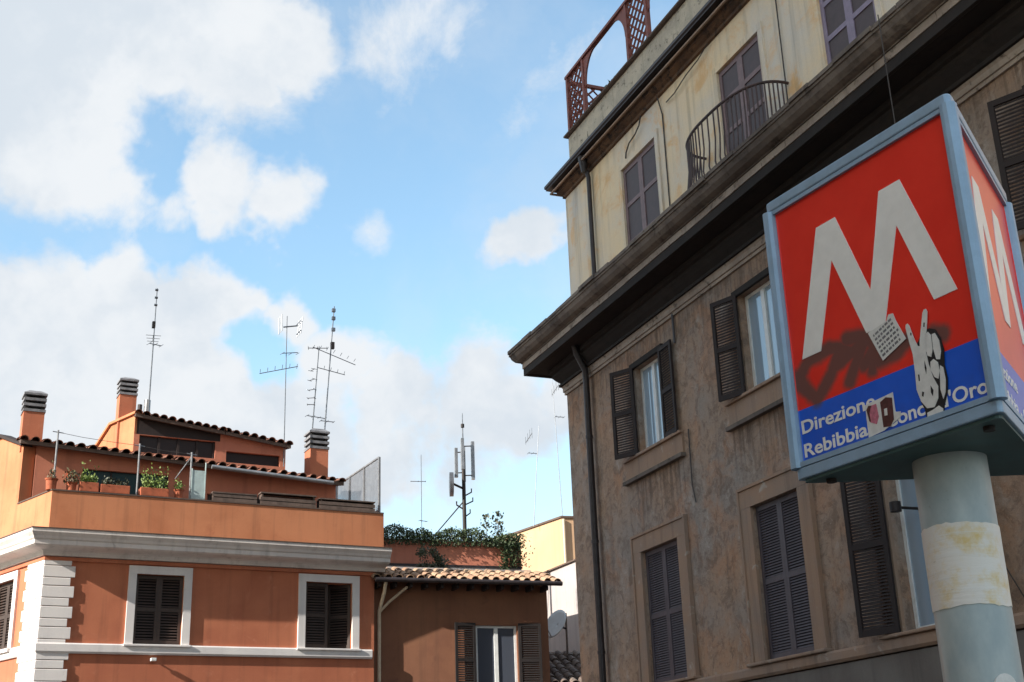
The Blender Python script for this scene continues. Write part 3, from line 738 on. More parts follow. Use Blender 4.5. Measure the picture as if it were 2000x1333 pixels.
# --- things on the terrace
def potted(x, y, z, r, h, label, leafm, n, spread, lh, long=0.0, potm='clay'):
    t = thing('potted_plant', label, 'plant', LW(x, y, z), LZ, 'plants along the terrace parapet')
    if long: MB().box(-long / 2, long / 2, -r, r, 0, h).build('planter', potm, t, bevel=.012)
    else: MB().tube([(0, 0, 0), (0, 0, h * .85), (0, 0, h * .86), (0, 0, h)], r * .72, 14, r).build('pot', potm, t, True)
    hw = max(long / 2 * .9, spread)
    pts = []
    for _ in range(n * 2):
        g = abs(rnd.gauss(0, .45)); px = rnd.uniform(-hw, hw) if long else rnd.gauss(0, spread * .5)
        pts.append((px, rnd.gauss(0, r * .5), h * .9 + g * lh * .75))
    MB().leaves(pts, .06, 1.6).build('foliage', leafm, t)
    return t
ZP = 8.736
potted(-.02, .13, ZP, .15, .26, 'bare clay pot at the sunlit corner of the terrace parapet', 'dry_leaf', 40, .08, .5)
potted(.42, .13, ZP, .14, .2, 'low clay pot of dry straggly stems on the terrace parapet', 'dry_leaf', 130, .16, .45)
potted(.80, .13, ZP, .13, .22, 'clay trough of bright green shoots beside dry stems', 'bright_leaf', 130, .15, .5, .42)
potted(1.38, .13, ZP, .13, .2, 'long trough of pale low greenery before the dark terrace window', 'bush_leaf', 150, .15, .25, .66)
potted(2.28, .13, ZP, .13, .2, 'long trough with a lush bright green tuft', 'bright_leaf', 260, .2, .6, .66)
potted(2.86, .13, ZP, .13, .22, 'small orange clay pot beside the pale upright sheet', 'bright_leaf', 60, .1, .35)
sh = MB().box(-.17, .17, -.012, .012, 0, .74).box(-.17, -.15, -.02, .02, 0, .78).box(.15, .17, -.02, .02, 0, .95).build('wind_screen', 'plastic_sheet', None, loc=LW(3.32, .16, ZP), rot=(0, 0, LZ))
sh['label'] = 'pale upright plastic sheet on the terrace parapet'; sh['category'] = 'screen'
def plank_planter(x0, x1, zt, label):
    t = thing('wooden_planter', label, 'planter', LW((x0 + x1) / 2, .15, ZP), LZ, 'timber boxes along the terrace parapet')
    hw = (x1 - x0) / 2 - .02
    for i, z in enumerate((.01, .11, .21)):
        if z + .08 > zt: continue
        MB().box(-hw, hw, -.12, -.10, z, z + .08).build('plank', 'weathered_wood', t)
    for x in (-hw + .03, hw - .07): MB().box(x, x + .04, -.10, .10, 0, zt).build('post', 'weathered_wood', t)
    MB().box(-hw, hw, -.13, .13, zt, zt + .03).build('top_board', 'weathered_wood', t)
    MB().box(-hw, hw, .10, .12, 0.01, zt - .01).build('back_board', 'dark_shutter', t)
plank_planter(3.62, 4.75, .20, 'timber plank box next to the pale upright sheet')
plank_planter(4.80, 6.25, .28, 'timber plank box in the middle of the terrace parapet')
plank_planter(6.30, 7.80, .24, 'timber plank box beside the wire mesh fence')
fx = 8.0 - .04
FN = thing('mesh_fence', 'grey wire mesh fence closing the end of the roof terrace', 'fence', LW(fx - .04, 0.1, 8.735), LZ)
for y in (.0, 1.1, 2.2, 3.25): MB().box(-.025, .025, y - .025, y + .025, -.3, 1.47).build('post', 'zinc', FN)
for z in (.06, 1.45): MB().box(-.02, .02, .027, 3.223, z, z + .04).build('rail', 'zinc', FN)
m = MB(); d = .075; k = -20
while k * d < 3.2:
    for sg in (1, -1):
        a_ = max(.03, k * d); b_ = min(3.22, k * d + 1.35)
        if b_ > a_:
            za = .1 + (a_ - k * d); zb = .1 + (b_ - k * d)
            if sg < 0: za, zb = 1.55 - za, 1.55 - zb
            m.tube([(0, a_, za), (0, b_, zb)], .006, 3)
    k += 1
m.build('wire_mesh', 'zinc', FN, kind='stuff')
for i, (x, z1, lb) in enumerate(((.05, 10.2, 'thin steel pole by the dark tile verge of the terrace'), (1.92, 10.05, 'thin steel pole in front of the dark terrace window'), (3.16, 9.95, 'thin steel pole with a brace beside the pale upright sheet'))):
    t = thing('clothesline_pole', lb, 'pole', LW(x, .3, 7.79), LZ, 'clothesline poles on the terrace')
    MB().tube([(0, 0, 0), (0, 0, z1 - 7.79)], .022, 8).build('post', 'zinc', t, True)
    MB().tube([(-.12, 0, z1 - 7.83), (.12, 0, z1 - 7.85)], .012, 6).build('cross_arm', 'zinc', t, True)
    if i == 2: MB().tube([(0, 0, z1 - 7.9), (-.3, .3, z1 - 8.4)], .014, 6).build('brace', 'zinc', t, True)
o = MB().tube([LW(.05, .3, 10.15), LW(.6, .3, 10.08), LW(1.3, .3, 10.03), LW(1.92, .3, 10.0)], .006, 5).tube([LW(1.92, .3, 10.0), LW(2.5, .3, 9.93), LW(3.16, .3, 9.9)], .006, 5).build('clothesline', 'cable_rubber')
o['label'] = 'thin clothesline strung between the steel poles on the terrace'; o['category'] = 'clothesline'
o = MB().tube([(.1 * math.cos(g), 0, .1 * math.sin(g)) for g in [2 * math.pi * k / 16 for k in range(17)]], .022, 8).build('wall_ornament', 'brick_red', None, True, loc=LW(.62, PYY - .025, 9.5), rot=(0, 0, LZ))
o['label'] = 'small round clay ring hung on the pink terrace wall'; o['category'] = 'ornament'

# --- aerials
def yagi(mb_parent, z, az, ln, n, size, tilt=0.0, vert=False, name='boom'):
    dx, dy = math.cos(az), math.sin(az)
    b = MB().tube([(-dx * ln * .3, -dy * ln * .3, z), (dx * ln * .7, dy * ln * .7, z + tilt)], .012, 6).build(name, 'antenna_metal', mb_parent, True)
    for k in range(n):
        t = -.28 + .96 * k / max(1, n - 1); s = size * (1 - .35 * k / max(1, n))
        p = Vector((dx * ln * t, dy * ln * t, z + tilt * max(0, t)))
        q = Vector((0, 0, s)) if vert else Vector((-dy * s, dx * s, 0))
        MB().tube([p - q, p + q], .008, 5).build('dipole', 'antenna_metal', b, True)
    return b
def mast(x, y, z0, z1, label, lean=0.0, r=.016, root=LW, rz=LZ, wz=0.0):
    t = thing('television_aerial', label, 'antenna', root(x, y, z0), rz, 'rooftop aerials')
    MB().tube([(0, 0, -.05), (lean * .5, 0, (z1 - z0) * .5), (lean, 0, z1 - z0)], r, 8, r * .7).build('mast', 'antenna_metal', t, True)
    return t
A = mast(2.72, DY + .6, 11.6, 15.5, 'tall straight aerial pole with short cross bars beside the metal flue', .02, .02)
for z in (3.85, 3.62, 3.4): MB().tube([(-.03, 0, z), (.05, 0, z)], .035, 8).build('clamp', 'antenna_metal', A, True)
MB().box(-.05, .03, -.05, .05, 2.72, 2.9).build('junction_box', 'iron', A)
yagi(A, 2.45, rad(80), .5, 3, .2); yagi(A, 2.25, rad(15), .36, 3, .16)
A = mast(6.30, DY - .05, 10.6, 14.95, 'aerial pole with forked grid panel on top above the clerestory end', -.02)
gp = MB().tube([(-.12, 0, 4.0), (.3, 0, 4.1)], .02, 6).build('grid_boom', 'antenna_metal', A, True)
for sx in (-.2, .34):
    for dy in (-.16, 0, .16): MB().tube([(sx, dy, 3.82), (sx + .05 * (1 if sx > 0 else -.3), dy, 4.32)], .014, 5).build('grid_bar', 'antenna_metal', gp, True)
for dz in (3.9, 4.2): MB().tube([(.33, -.2, dz), (.33, .2, dz)], .012, 5).build('grid_bar', 'antenna_metal', gp, True)
yagi(A, 3.2, rad(12), .5, 3, .12, .12); yagi(A, 2.85, rad(165), 1.05, 6, .2, -.25)
A = mast(7.2, DY + .3, 11.72, 14.3, 'shorter leaning aerial with stacked stubs on the chimney', .16, .02)
for k, z in enumerate((1.85, 1.55, 1.25, 1.0, .8)): yagi(A, z, rad(100 + 15 * k), .22, 2, .1)
yagi(A, .45, rad(10), .6, 4, .12); yagi(A, 2.5, rad(-20), .55, 3, .14)
A = mast(7.56, DY + .3, 11.72, 15.6, 'tallest leaning aerial on the chimney with long slanting boom', .24, .022)
MB().box(.15, .25, -.05, .05, 2.55, 2.75).build('junction_box', 'iron', A)
for z in (3.7, 3.45, 3.1): MB().box(.17, .27, -.04, .04, z, z + .1).build('clamp', 'antenna_metal', A)
yagi(A, 2.55, rad(-8), 1.25, 7, .16, -.45); yagi(A, 1.95, rad(-15), .8, 5, .16, -.2); yagi(A, .35, rad(0), .4, 3, .12)

# ================================================================== small brown house in the middle
SL, SZ = (-3.741, 31.902, 0), rad(20)
S = thing('small_house', 'narrow brown house with pale tiled eaves between townhouse and weathered building', 'house', SL, SZ)
SX = 4.69
MB().wall(0, SX, 0, 7.12, 0, .3, [(2.72, 3.83, 4.2, 5.99)]).box(0, .3, .302, 4, 0, 6.98).box(SX - .3, SX, .302, 4, 0, 6.98).box(.302, SX - .302, 3.7, 4, 0, 6.98).build('wall', 'brown_stucco', S)
casement(S, 2.722, 3.828, 4.202, 5.988, .06, 'white_frame', 'curtain_glass', .06)
leaf(S, .56, 4.2, 1.84, 2.70, -.045, math.pi + rad(6), 'black_shutter', 'black_shutter', False, 1, .055)
leaf(S, .60, 4.2, 1.84, 3.85, -.045, -rad(4), 'black_shutter', 'black_shutter', False, 1, .055)
MB().box(2.6, 3.95, -.1, .06, 4.1, 4.198).build('window_sill', 'surround_stone', S)
tiled_roof(S, -.02, 4.86, 7.04, 7.04, -.5, 1.6, 17.5, 5, 'aged_tile', 'roof_felt', .285, thick=.06)
for i in range(12): MB().box(.1 + i * .4, .17 + i * .4, -.44, .0, 6.84, 6.975).build('rafter', 'dark_shutter', S)
MB().tube([(-.02, -.58, 6.99), (4.9, -.58, 6.99)], .06, 10).build('gutter', 'dark_pipe', S, True)
dp = MB().tube([(.27, -.5, 6.95), (.25, -.4, 6.7), (.2, -.1, 6.3), (.2, -.1, 6.0), (.2, -.1, 0)], .045, 10).build('downpipe', 'beige_pipe', S, True)
MB().tube([(.22, -.1, 6.28), (.42, -.2, 6.5), (.85, -.35, 6.86)], .035, 8).build('branch_pipe', 'beige_pipe', dp, True)
MB().box(.02, .1, -.02, .0, 0, 6.9).build('corner_strip', 'mud_render', S)

# block behind with planted roof terrace
def SWp(x, y, z): return world_pt(SL, SZ, x, y, z)
G = thing('rear_house', 'low red rendered house with a hedge along its roof terrace', 'house', SWp(0, 4.05, 0), SZ)
MB().box(1.0, 5.5, 0, 8, 0, 8.22).build('wall', 'pale_plaster', G)
MB().box(1.0, 5.5, 0, .25, 8.222, 8.93).box(5.25, 5.5, .252, 8, 8.222, 8.93).box(1.0, 1.25, .252, 8, 8.222, 8.93).build('parapet', 'pink_stucco', G)
MB().box(.96, 5.54, -.03, .28, 8.932, 8.97).build('coping', 'roof_felt', G)
MB().box(.98, 5.52, -.03, -.002, 8.2, 8.26).build('string_course', 'dark_pipe', G)
HG = thing('hedge', 'dark green hedge trailing over the red roof terrace wall', 'hedge', SWp(3.2, 4.15, 8.97), SZ)
pts = []
for _ in range(9000):
    x = rnd.uniform(-2.15, 2.25); top = .30 + .07 * math.sin(x * 3.1) + .05 * math.sin(x * 7.7 + 1) + (-.08 if x > 1.2 else 0)
    z = rnd.uniform(-.18, top); pts.append((x, rnd.gauss(-.05, .16), z))
for _ in range(900):
    x = rnd.gauss(2.05, .2); pts.append((x, rnd.gauss(-.22, .07), rnd.uniform(-.75, .25)))
for _ in range(420):
    x = rnd.gauss(1.75, .09); pts.append((x, rnd.gauss(-.22, .05), rnd.uniform(-.9, 0)))
MB().leaves(pts, .066).build('foliage', 'hedge_leaf', HG)
st = MB()
for i in range(14): st.tube([(-2.1 + i * .32, 0, -.05), (-2.08 + i * .32 + rnd.uniform(-.08, .08), -.03, .25)], .014, 5)
st.build('stem', 'bark', HG)
for (x, hh, n, lb) in ((1.30, .62, 90, 'thin upright sapling rising above the hedge'), (1.68, .72, 150, 'leafier taller sapling above the hedge end')):
    t = thing('sapling', lb, 'plant', SWp(3.2 + x, 4.3, 8.97), SZ)
    MB().tube([(0, 0, -.05), (.03, 0, hh * .6), (.0, 0, hh + .2)], .012, 5, .005).build('trunk', 'bark', t)
    MB().leaves([(rnd.gauss(0, .09), rnd.gauss(0, .09), rnd.uniform(.15, hh + .25)) for _ in range(n)], .1, .4).build('crown', 'bush_leaf', t)
t = thing('shrub', 'dusty dark shrub growing over the tiled eaves before the red wall', 'shrub', SWp(2.35, 2.6, 7.62), SZ)
pts = []
lobes = [(rnd.uniform(-.4, .42), rnd.uniform(-.15, .15), rnd.uniform(.1, .75), rnd.uniform(.1, .24)) for _ in range(16)]
for _ in range(2600):
    lx, ly, lz, lr = rnd.choice(lobes)
    d = Vector((rnd.gauss(0, 1), rnd.gauss(0, 1), rnd.gauss(0, 1))).normalized() * rnd.uniform(.2, 1.15) * lr
    pts.append((lx + d.x, ly + d.y, lz + d.z))
MB().leaves(pts, .06).build('foliage', 'bush_leaf', t)
MB().tube([(0, 0, -.15), (0, 0, .3)], .03, 6).build('stem', 'bark', t)
MB().box(0, SX, 1.102, 4, 6.99, 7.62).build('rear_roof_wall', 'pale_plaster', S)

# telecom mast on the rear house
TM = thing('telecom_mast', 'dark telecom mast with drum dish and tall panel antennas behind the hedge', 'mast', SWp(5.02, 8.0, 8.22), SZ)
MB().tube([(0, 0, 0), (0, 0, 4.6)], .075, 10, .06).build('mast', 'iron', TM, True)
MB().tube([(0, 0, 4.5), (0, 0, 5.9)], .03, 8, .012).build('whip', 'antenna_metal', TM, True)
MB().tube([(0, 0, 5.4), (0, 0, 5.52)], .06, 10).build('beacon', 'iron', TM, True)
for dx, dy, z0, z1 in ((.3, -.1, 3.6, 4.9), (-.22, .1, 3.7, 4.7), (.1, .28, 3.6, 4.8), (-.1, -.24, 3.9, 4.95)):
    pa = MB().box(dx - .05, dx + .05, dy - .05, dy + .05, z0, z1).build('panel_antenna', 'zinc', TM)
    for zz in (z0 + .15, z1 - .15): MB().tube([(0, 0, zz), (dx, dy, zz)], .02, 6).build('bracket', 'iron', pa)
dr = MB().tube([(-.34, .06, 3.45), (-.36, .065, 3.45), (-.44, .09, 3.45), (-.46, .095, 3.45)], .40, 20).build('drum_dish', 'dark_zinc', TM, True)
MB().tube([(-.36, 0, 3.45), (0, 0, 3.3)], .04, 8).build('dish_arm', 'iron', dr, True)
for x, z in ((.3, 2.9), (.26, 3.2), (-.26, 2.75), (.2, 2.5)): MB().tube([(0, 0, z - .15), (x, 0, z), (x, 0, z + .12)], .025, 6).build('stub_arm', 'iron', TM, True)
MB().tube([(0, 0, 2.9), (-1.3, 0, 1.4), (-2.55, 0, 0)], .022, 6).build('guy_brace', 'iron', TM, True)
def rear(x, y, z): return SWp(x, y, z)
A = mast(3.57, 8.0, 8.2, 12.6, 'hair thin aerial between the mesh fence and the telecom mast', 0, .014, rear, SZ)
yagi(A, 3.5, rad(170), .5, 3, .08); yagi(A, 2.2, rad(20), .3, 2, .08)

# ================================================================== pale houses at the back
FA = thing('cream_house', 'sunlit cream house block seen beyond the hedge', 'house', (1.5445, 44.9735, 0), 0)
az1 = rad(-33); d1 = Vector((math.sin(az1), math.cos(az1))); d2 = Vector((math.sin(rad(75)), math.cos(rad(75))))
q0 = Vector((0, 0)); q1 = d1 * 7; q3 = d2 * 6; q2 = q1 + q3
MB().prism([tuple(q0), tuple(q3), tuple(q2), tuple(q1)], 0, 11.25).build('wall', 'cream_stucco', FA)
m = MB().sweep([tuple(q1), tuple(q0), tuple(q3)], [(.1, 11.252), (-.06, 11.252), (-.06, 11.32), (.1, 11.32)]).build('coping', 'roof_felt', FA)
MB().tube([(.06, -.06, 0), (.06, -.06, 11.2)], .05, 8).build('downpipe', 'beige_pipe', FA, True)
FB = thing('pale_house', 'pale grey plastered house with sloping verge beside the weathered corner', 'house', (1.85, 39.8, 0), 0)
az1 = rad(-24); d1 = Vector((math.sin(az1), math.cos(az1))); d2 = Vector((math.cos(az1), -math.sin(az1)))
q0 = d2 * .6 - d1 * .4; q1 = q0 + d1 * 4.6; q2 = q1 + d2 * 6; q3 = q0 + d2 * 6
MB().prism([tuple(q0), tuple(q3), tuple(q2), tuple(q1)], 0, 9.05).build('wall', 'pale_plaster', FB)
MB().sweep([tuple(q1), tuple(q0), tuple(q3)], [(.2, 9.052), (-.08, 9.052), (-.08, 9.10), (.2, 9.12)]).build('verge', 'roof_felt', FB)
MB().prism([tuple(q0), tuple(q3), tuple(q2), tuple(q1)], 9.052, 9.06).build('roof', 'roof_felt', FB)
LH = thing('low_house', 'low dark tiled house roof in the gap beside the satellite dish', 'house', (.75, 33.9, 0), rad(14))
MB().box(0, 5, 0, 3.5, 0, 4.5).build('wall', 'mud_render', LH)
tiled_roof(LH, -.1, 3.2, 4.55, 4.55, -.3, 2.5, 22, 7, 'grey_tile', 'roof_felt', .27)
MB().plate([(-.1, 5.0), (3.2, 5.0), (3.2, 5.62), (-.1, 5.62)], 2.2, 2.4).build('ridge_wall', 'pale_plaster', LH)
D = thing('satellite_dish', 'white satellite dish on a rusty pole by the weathered corner', 'satellite dish', (1.22, 36.0, 5.5), rad(-10))
MB().tube([(0, 0, 0), (0, 0, 1.15)], .03, 8).build('pole', 'weathered_wood', D, True)
m = MB(); n = 20; rings = 5
ax = Vector((-.55, -.72, .42)).normalized(); u = ax.cross(Vector((0, 0, 1))).normalized(); v = u.cross(ax)
c0 = Vector((-.24, -.12, .82))
for k in range(rings + 1):
    r = .40 * k / rings; dpt = .09 * (k / rings) ** 2
    for q in range(n):
        g = 2 * math.pi * q / n; p = c0 + u * math.cos(g) * r + v * math.sin(g) * r * 1.08 + ax * dpt; m.v.append(tuple(p))
for k in range(rings):
    for q in range(n):
        w_ = (q + 1) % n; m.f.append((k * n + q, k * n + w_, (k + 1) * n + w_, (k + 1) * n + q))
dish = m.build('reflector', 'dish_white', D, True)
sd = dish.modifiers.new('solid', 'SOLIDIFY'); sd.thickness = .015
MB().tube([tuple(c0 - v * .40 + ax * .08), tuple(c0 - v * .15 + ax * .48)], .014, 6).build('feed_arm', 'zinc', D, True)
MB().tube([tuple(c0 - v * .16 + ax * .44), tuple(c0 - v * .13 + ax * .54)], .035, 8).build('feed_horn', 'zinc', D, True)
MB().tube([tuple(c0 - ax * .02), (0, 0, .72)], .03, 8).build('bracket', 'iron', D, True)
for (x, y, z1, lean, lb) in ((.55, 46.0, 15.0, .34, 'faint leaning aerial on the cream house roof'), (1.62, 46.0, 16.9, -.16, 'faint taller aerial on the cream house beside the weathered corner')):
    A = mast(x, y, 11.25, z1, lb, lean, .016, lambda a, b, c: (a, b, c), 0)
    yagi(A, (z1 - 11.25) * .97 - .2, rad(120), .5, 4, .2, -.25, True); yagi(A, (z1 - 11.25) * .72, rad(20), .35, 3, .15)

# ================================================================== metro sign
V0, V1, V2 = Vector((1.0732, 4.8835)), Vector((1.5846, 3.9779)), Vector((2.1131, 4.8736))
CEN = (V0 + V1 + V2) / 3
M = thing('metro_sign', 'three sided red and blue metro sign box on a round pole', 'sign', (CEN.x, CEN.y, 0), 0)
def tri(s, ins=.0):    # triangle scaled about its centre with clipped corners
    P = [(v - CEN) * s for v in (V0, V1, V2)]; out = []
    for i in range(3):
        a_, b_, c_ = P[i - 1], P[i], P[(i + 1) % 3]
        for k in range(5):
            t = k / 4; u0 = b_ + (a_ - b_).normalized() * ins; u1 = b_ + (c_ - b_).normalized() * ins
            out.append(tuple(((1 - t) ** 2) * u0 + 2 * t * (1 - t) * b_ + t * t * u1))
    return out[::-1]
MB().prism(tri(1.0, .05), 3.948, 3.992).build('lid', 'sign_frame', M, bevel=.006)
MB().prism(tri(.985, .04), 2.802, 2.8465).build('bottom_rim', 'sign_frame', M, bevel=.004)
MB().prism(tri(.94, .04), 2.79, 2.8015).build('bottom_plate', 'sign_bottom', M)
for v in (V0, V1, V2):
    p = (v - CEN) * .74
    MB().tube([(p.x, p.y, 2.775), (p.x, p.y, 2.7905)], .02, 10).build('bolt', 'iron', M, True)
for v in (V0, V1, V2):
    p = (v - CEN) * .945; r_ = .031
    pts = [(p.x + math.cos(rad(30 * k)) * r_, p.y + math.sin(rad(30 * k)) * r_) for k in range(12)]
    MB().prism(pts, 2.847, 3.947).build('corner_post', 'sign_frame', M)
MB().prism(tri(.86), 2.847, 3.947).build('light_box', 'sign_bottom', M)
def panel_material(tag):
    m, T = newmat('sign_panel_' + ('tagged' if tag else 'plain'))
    co = T.n('ShaderNodeTexCoord').outputs['Object']
    sx = T.n('ShaderNodeSeparateXYZ', {0: co})
    X, Z = sx.outputs[0], sx.outputs[2]
    n1 = T.noise(co, 5, 5, .6)
    red = T.mix(T.step(n1, .35, .7), lin(240, 46, 34), lin(248, 54, 40))
    blue = T.mix(T.step(n1, .35, .7), lin(14, 94, 220), lin(22, 102, 230))
    col = T.mix(T.step(Z, 3.0735, 3.0765), blue, red)
    sp_ = T.noise(co, 60, 4, .7)
    col = T.mix(T.step(sp_, .72, .80, 0, .25), col, lin(190, 130, 120))
    if tag:
        xz = T.n('ShaderNodeCombineXYZ', {0: X, 1: 0.0, 2: Z}).outputs[0]
        wv = T.vm('ADD', xz, T.scale(T.vm('SUBTRACT', T.noise(co, 14, 4, .6, 0, 1), (.5, .5, .5)), (.03, 0, .03)))
        STR = [((.075, 3.19), (.15, 3.255)), ((.15, 3.255), (.27, 3.27)), ((.27, 3.27), (.33, 3.25)), ((.33, 3.25), (.27, 3.165)), ((.27, 3.165), (.175, 3.09)), ((.175, 3.09), (.075, 3.19)),
               ((.09, 3.21), (.14, 3.12)), ((.30, 3.26), (.42, 3.20)), ((.37, 3.275), (.47, 3.25)), ((.47, 3.25), (.50, 3.21)), ((.30, 3.19), (.46, 3.235)), ((.46, 3.235), (.36, 3.11)),
               ((.44, 3.15), (.50, 3.19)), ((.50, 3.19), (.48, 3.12)), ((.52, 3.14), (.60, 3.14)), ((.60, 3.14), (.66, 3.17)), ((.79, 3.155), (.83, 3.14))]
        dmin = None
        for a_, b_ in STR:
            ba = Vector((b_[0] - a_[0], 0, b_[1] - a_[1])); L2 = ba.length_squared
            pa = T.vm('SUBTRACT', wv, (a_[0], 0, a_[1]))
            t = T.m('DIVIDE', T.vm('DOT_PRODUCT', pa, tuple(ba)), L2, clamp=True)
            tv = T.n('ShaderNodeCombineXYZ', {0: t, 1: t, 2: t}).outputs[0]
            dd = T.vm('DISTANCE', pa, T.scale(tv, tuple(ba)))
            dmin = dd if dmin is None else T.m('MINIMUM', dmin, dd)
        msk = T.step(dmin, .050, .016, 0, .9)
        col = T.mix(msk, col, lin(90, 78, 75))
    gr = T.m('MULTIPLY', T.step(Z, 3.0, 2.86), T.step(T.noise(co, 9, 6, .7), .42, .7))
    col = T.mix(T.m('MULTIPLY', gr, .45), col, lin(70, 66, 66))
    return finish(m, T, col, .28)
panel_material(True); panel_material(False)
def text_mesh(txt, size, mat, bold=.0014):
    c = bpy.data.curves.new('text', 'FONT'); c.body = txt; c.size = size; c.extrude = .0006; c.offset = bold; c.resolution_u = 4
    o = bpy.data.objects.new('text', c); COL.objects.link(o)
    bpy.context.view_layer.update()
    me = bpy.data.meshes.new_from_object(o.evaluated_get(bpy.context.evaluated_depsgraph_get()))
    bpy.data.objects.remove(o); me.materials.clear(); me.materials.append(MATS[mat])
    xs = [v.co.x for v in me.vertices]; return me, min(xs), max(xs)
MP = [(.286, 3.772), (.121, 3.272), (.238, 3.272), (.344, 3.612), (.477, 3.262), (.574, 3.262), (.692, 3.612), (.824, 3.272), (.922, 3.272), (.739, 3.778), (.635, 3.778), (.5265, 3.416), (.395, 3.775)]
MP = [(.286, 3.775), (.121, 3.272), (.229, 3.272), (.347, 3.612), (.477, 3.262), (.574, 3.262), (.696, 3.612), (.815, 3.272), (.922, 3.272), (.742, 3.778), (.635, 3.778), (.5265, 3.416), (.395, 3.775)]
for i, (a_, b_) in enumerate(((V0, V1), (V1, V2), (V2, V0))):
    d = (b_ - a_).normalized(); rz = math.atan2(d.y, d.x); o0 = a_ - CEN; inn = Vector((-d.y, d.x))
    loc = (o0.x + inn.x * .018, o0.y + inn.y * .018, 0)
    PN = MB().box(.045, .995, 0, .03, 2.849, 3.945).build('sign_panel', 'sign_panel_tagged' if i == 0 else 'sign_panel_plain', M, loc=loc, rot=(0, 0, rz))
    # letter M: two halves so that every polygon is simple
    lm = MB()
    poly = [(x, z) for x, z in MP]
    lm.plate(poly, -.0025, .001)
    lm.build('letter_m', 'sign_white', PN)
    fr = MB(); fr.box(.03, 1.01, -.016, .0, 2.848, 2.868).box(.03, 1.01, -.014, .0, 3.93, 3.947).box(.028, .05, -.015, .0, 2.868, 3.93).box(.99, 1.012, -.015, .0, 2.868, 3.93)
    fr.build('panel_frame', 'sign_frame', PN)
    for txt, x, z, wd in (('Direzione', .072, 2.978, .40), ('Rebibbia', .072, 2.884, .345), ('- Conca d\'Oro', .455, 2.884, .525)):
        me, mn, mx = text_mesh(txt, .074, 'sign_white')
        t = inst('lettering', me, PN, (x - mn * wd / (mx - mn), -.0012, z), (rad(90), 0, 0), (wd / (mx - mn), 1, 1))
    if i: continue
    # stickers on the street face
    st = MB().plate([(.424, 2.995), (.421, 2.872), (.50, 2.878), (.585, 2.905), (.59, 2.925), (.566, 2.93), (.566, 3.004)], -.0045, -.0026).build('photo_sticker', 'sticker_white', PN, label='square torn white sticker with brown and pink print')
    MB().plate([(.50, 2.985), (.50, 2.89), (.535, 2.885), (.555, 2.905), (.56, 2.985), (.53, 2.995)], -.0052, -.0046).build('print', 'sticker_brown', st)
    MB().plate([(.435, 2.97), (.44, 2.925), (.47, 2.91), (.485, 2.935), (.48, 2.985), (.45, 2.985)], -.0053, -.0046).build('print', 'sticker_pink', st)
    MB().plate([(.428, 2.975), (.436, 2.93), (.444, 2.925), (.442, 2.96), (.455, 2.985), (.44, 2.988)], -.0056, -.0054).build('print', 'sticker_brown', st)
    MB().plate([(.515, 2.955), (.513, 2.93), (.528, 2.928), (.53, 2.955)], -.0058, -.0054).build('print', 'sticker_white', st)
    pa = MB().plate([(.486, 3.258), (.541, 3.132), (.664, 3.176), (.628, 3.262), (.62, 3.29), (.598, 3.292), (.585, 3.272)], -.0045, -.0026).build('paper_sticker', 'sticker_white', PN, label='tilted white paper sticker with rows of small grey print')
    ex = Vector((.123, .044)).normalized(); ez = Vector((-.044, .123)).normalized(); b0 = Vector((.541, 3.132))
    g = MB()
    for r_ in range(6):
        x_ = .008
        while x_ < .112:
            l_ = rnd.uniform(.006, .018); l_ = min(l_, .122 - x_)
            p0 = b0 + ex * x_ + ez * (.012 + r_ * .0185); p1 = p0 + ex * l_; p2 = p1 + ez * .009; p3 = p0 + ez * .009
            g.plate([tuple(p0), tuple(p1), tuple(p2), tuple(p3)], -.005, -.0046); x_ += l_ + .005
    g.build('print', 'cap_concrete', pa)
    hd = MB().plate([(.706, 2.846), (.776, 2.840), (.790, 2.89), (.812, 2.93), (.822, 2.98), (.818, 3.03), (.826, 3.08), (.818, 3.13), (.80, 3.165), (.775, 3.178), (.745, 3.175), (.71, 3.14), (.694, 3.12), (.686, 3.05), (.680, 2.98), (.690, 2.93), (.702, 2.90)], -.0044, -.0027).build('hand_sticker', 'sticker_black', PN, label='white cut out sticker of a hand raising two fingers, inked in black')
    for nm, pl in (('finger', [(.688, 3.10), (.712, 3.08), (.716, 3.12), (.700, 3.17), (.690, 3.215), (.684, 3.225), (.676, 3.223), (.673, 3.212), (.679, 3.16)]),
               ('finger', [(.724, 3.10), (.750, 3.10), (.756, 3.15), (.770, 3.20), (.778, 3.236), (.774, 3.248), (.765, 3.249), (.757, 3.238), (.744, 3.195), (.728, 3.145)]),
               ('palm', [(.690, 3.12), (.688, 3.04), (.684, 2.98), (.695, 2.935), (.715, 2.905), (.745, 2.90), (.765, 2.925), (.772, 2.965), (.758, 3.0), (.748, 3.05), (.744, 3.11), (.72, 3.125)]),
               ('finger', [(.752, 3.125), (.752, 3.085), (.766, 3.075), (.776, 3.10), (.778, 3.15), (.768, 3.165), (.757, 3.158)]),
               ('finger', [(.782, 3.10), (.788, 3.06), (.802, 3.055), (.811, 3.08), (.810, 3.12), (.798, 3.15), (.785, 3.15)]),
               ('thumb', [(.757, 3.03), (.768, 3.0), (.782, 2.99), (.792, 3.015), (.790, 3.045), (.775, 3.062), (.761, 3.056)]),
               ('finger', [(.792, 2.99), (.786, 2.95), (.792, 2.915), (.804, 2.935), (.812, 2.975), (.810, 3.02), (.799, 3.03)]),
               ('wrist', [(.715, 2.885), (.711, 2.851), (.773, 2.846), (.780, 2.88), (.765, 2.895), (.74, 2.888)])):
        cx_, cz_ = sum(p[0] for p in pl) / len(pl), sum(p[1] for p in pl) / len(pl)
        MB().plate([(cx_ + (a2 - cx_) * 1.10, cz_ + (b2 - cz_) * 1.04) for a2, b2 in pl], -.0058 - .0001 * len(nm), -.0045).build(nm, 'sticker_white', hd)
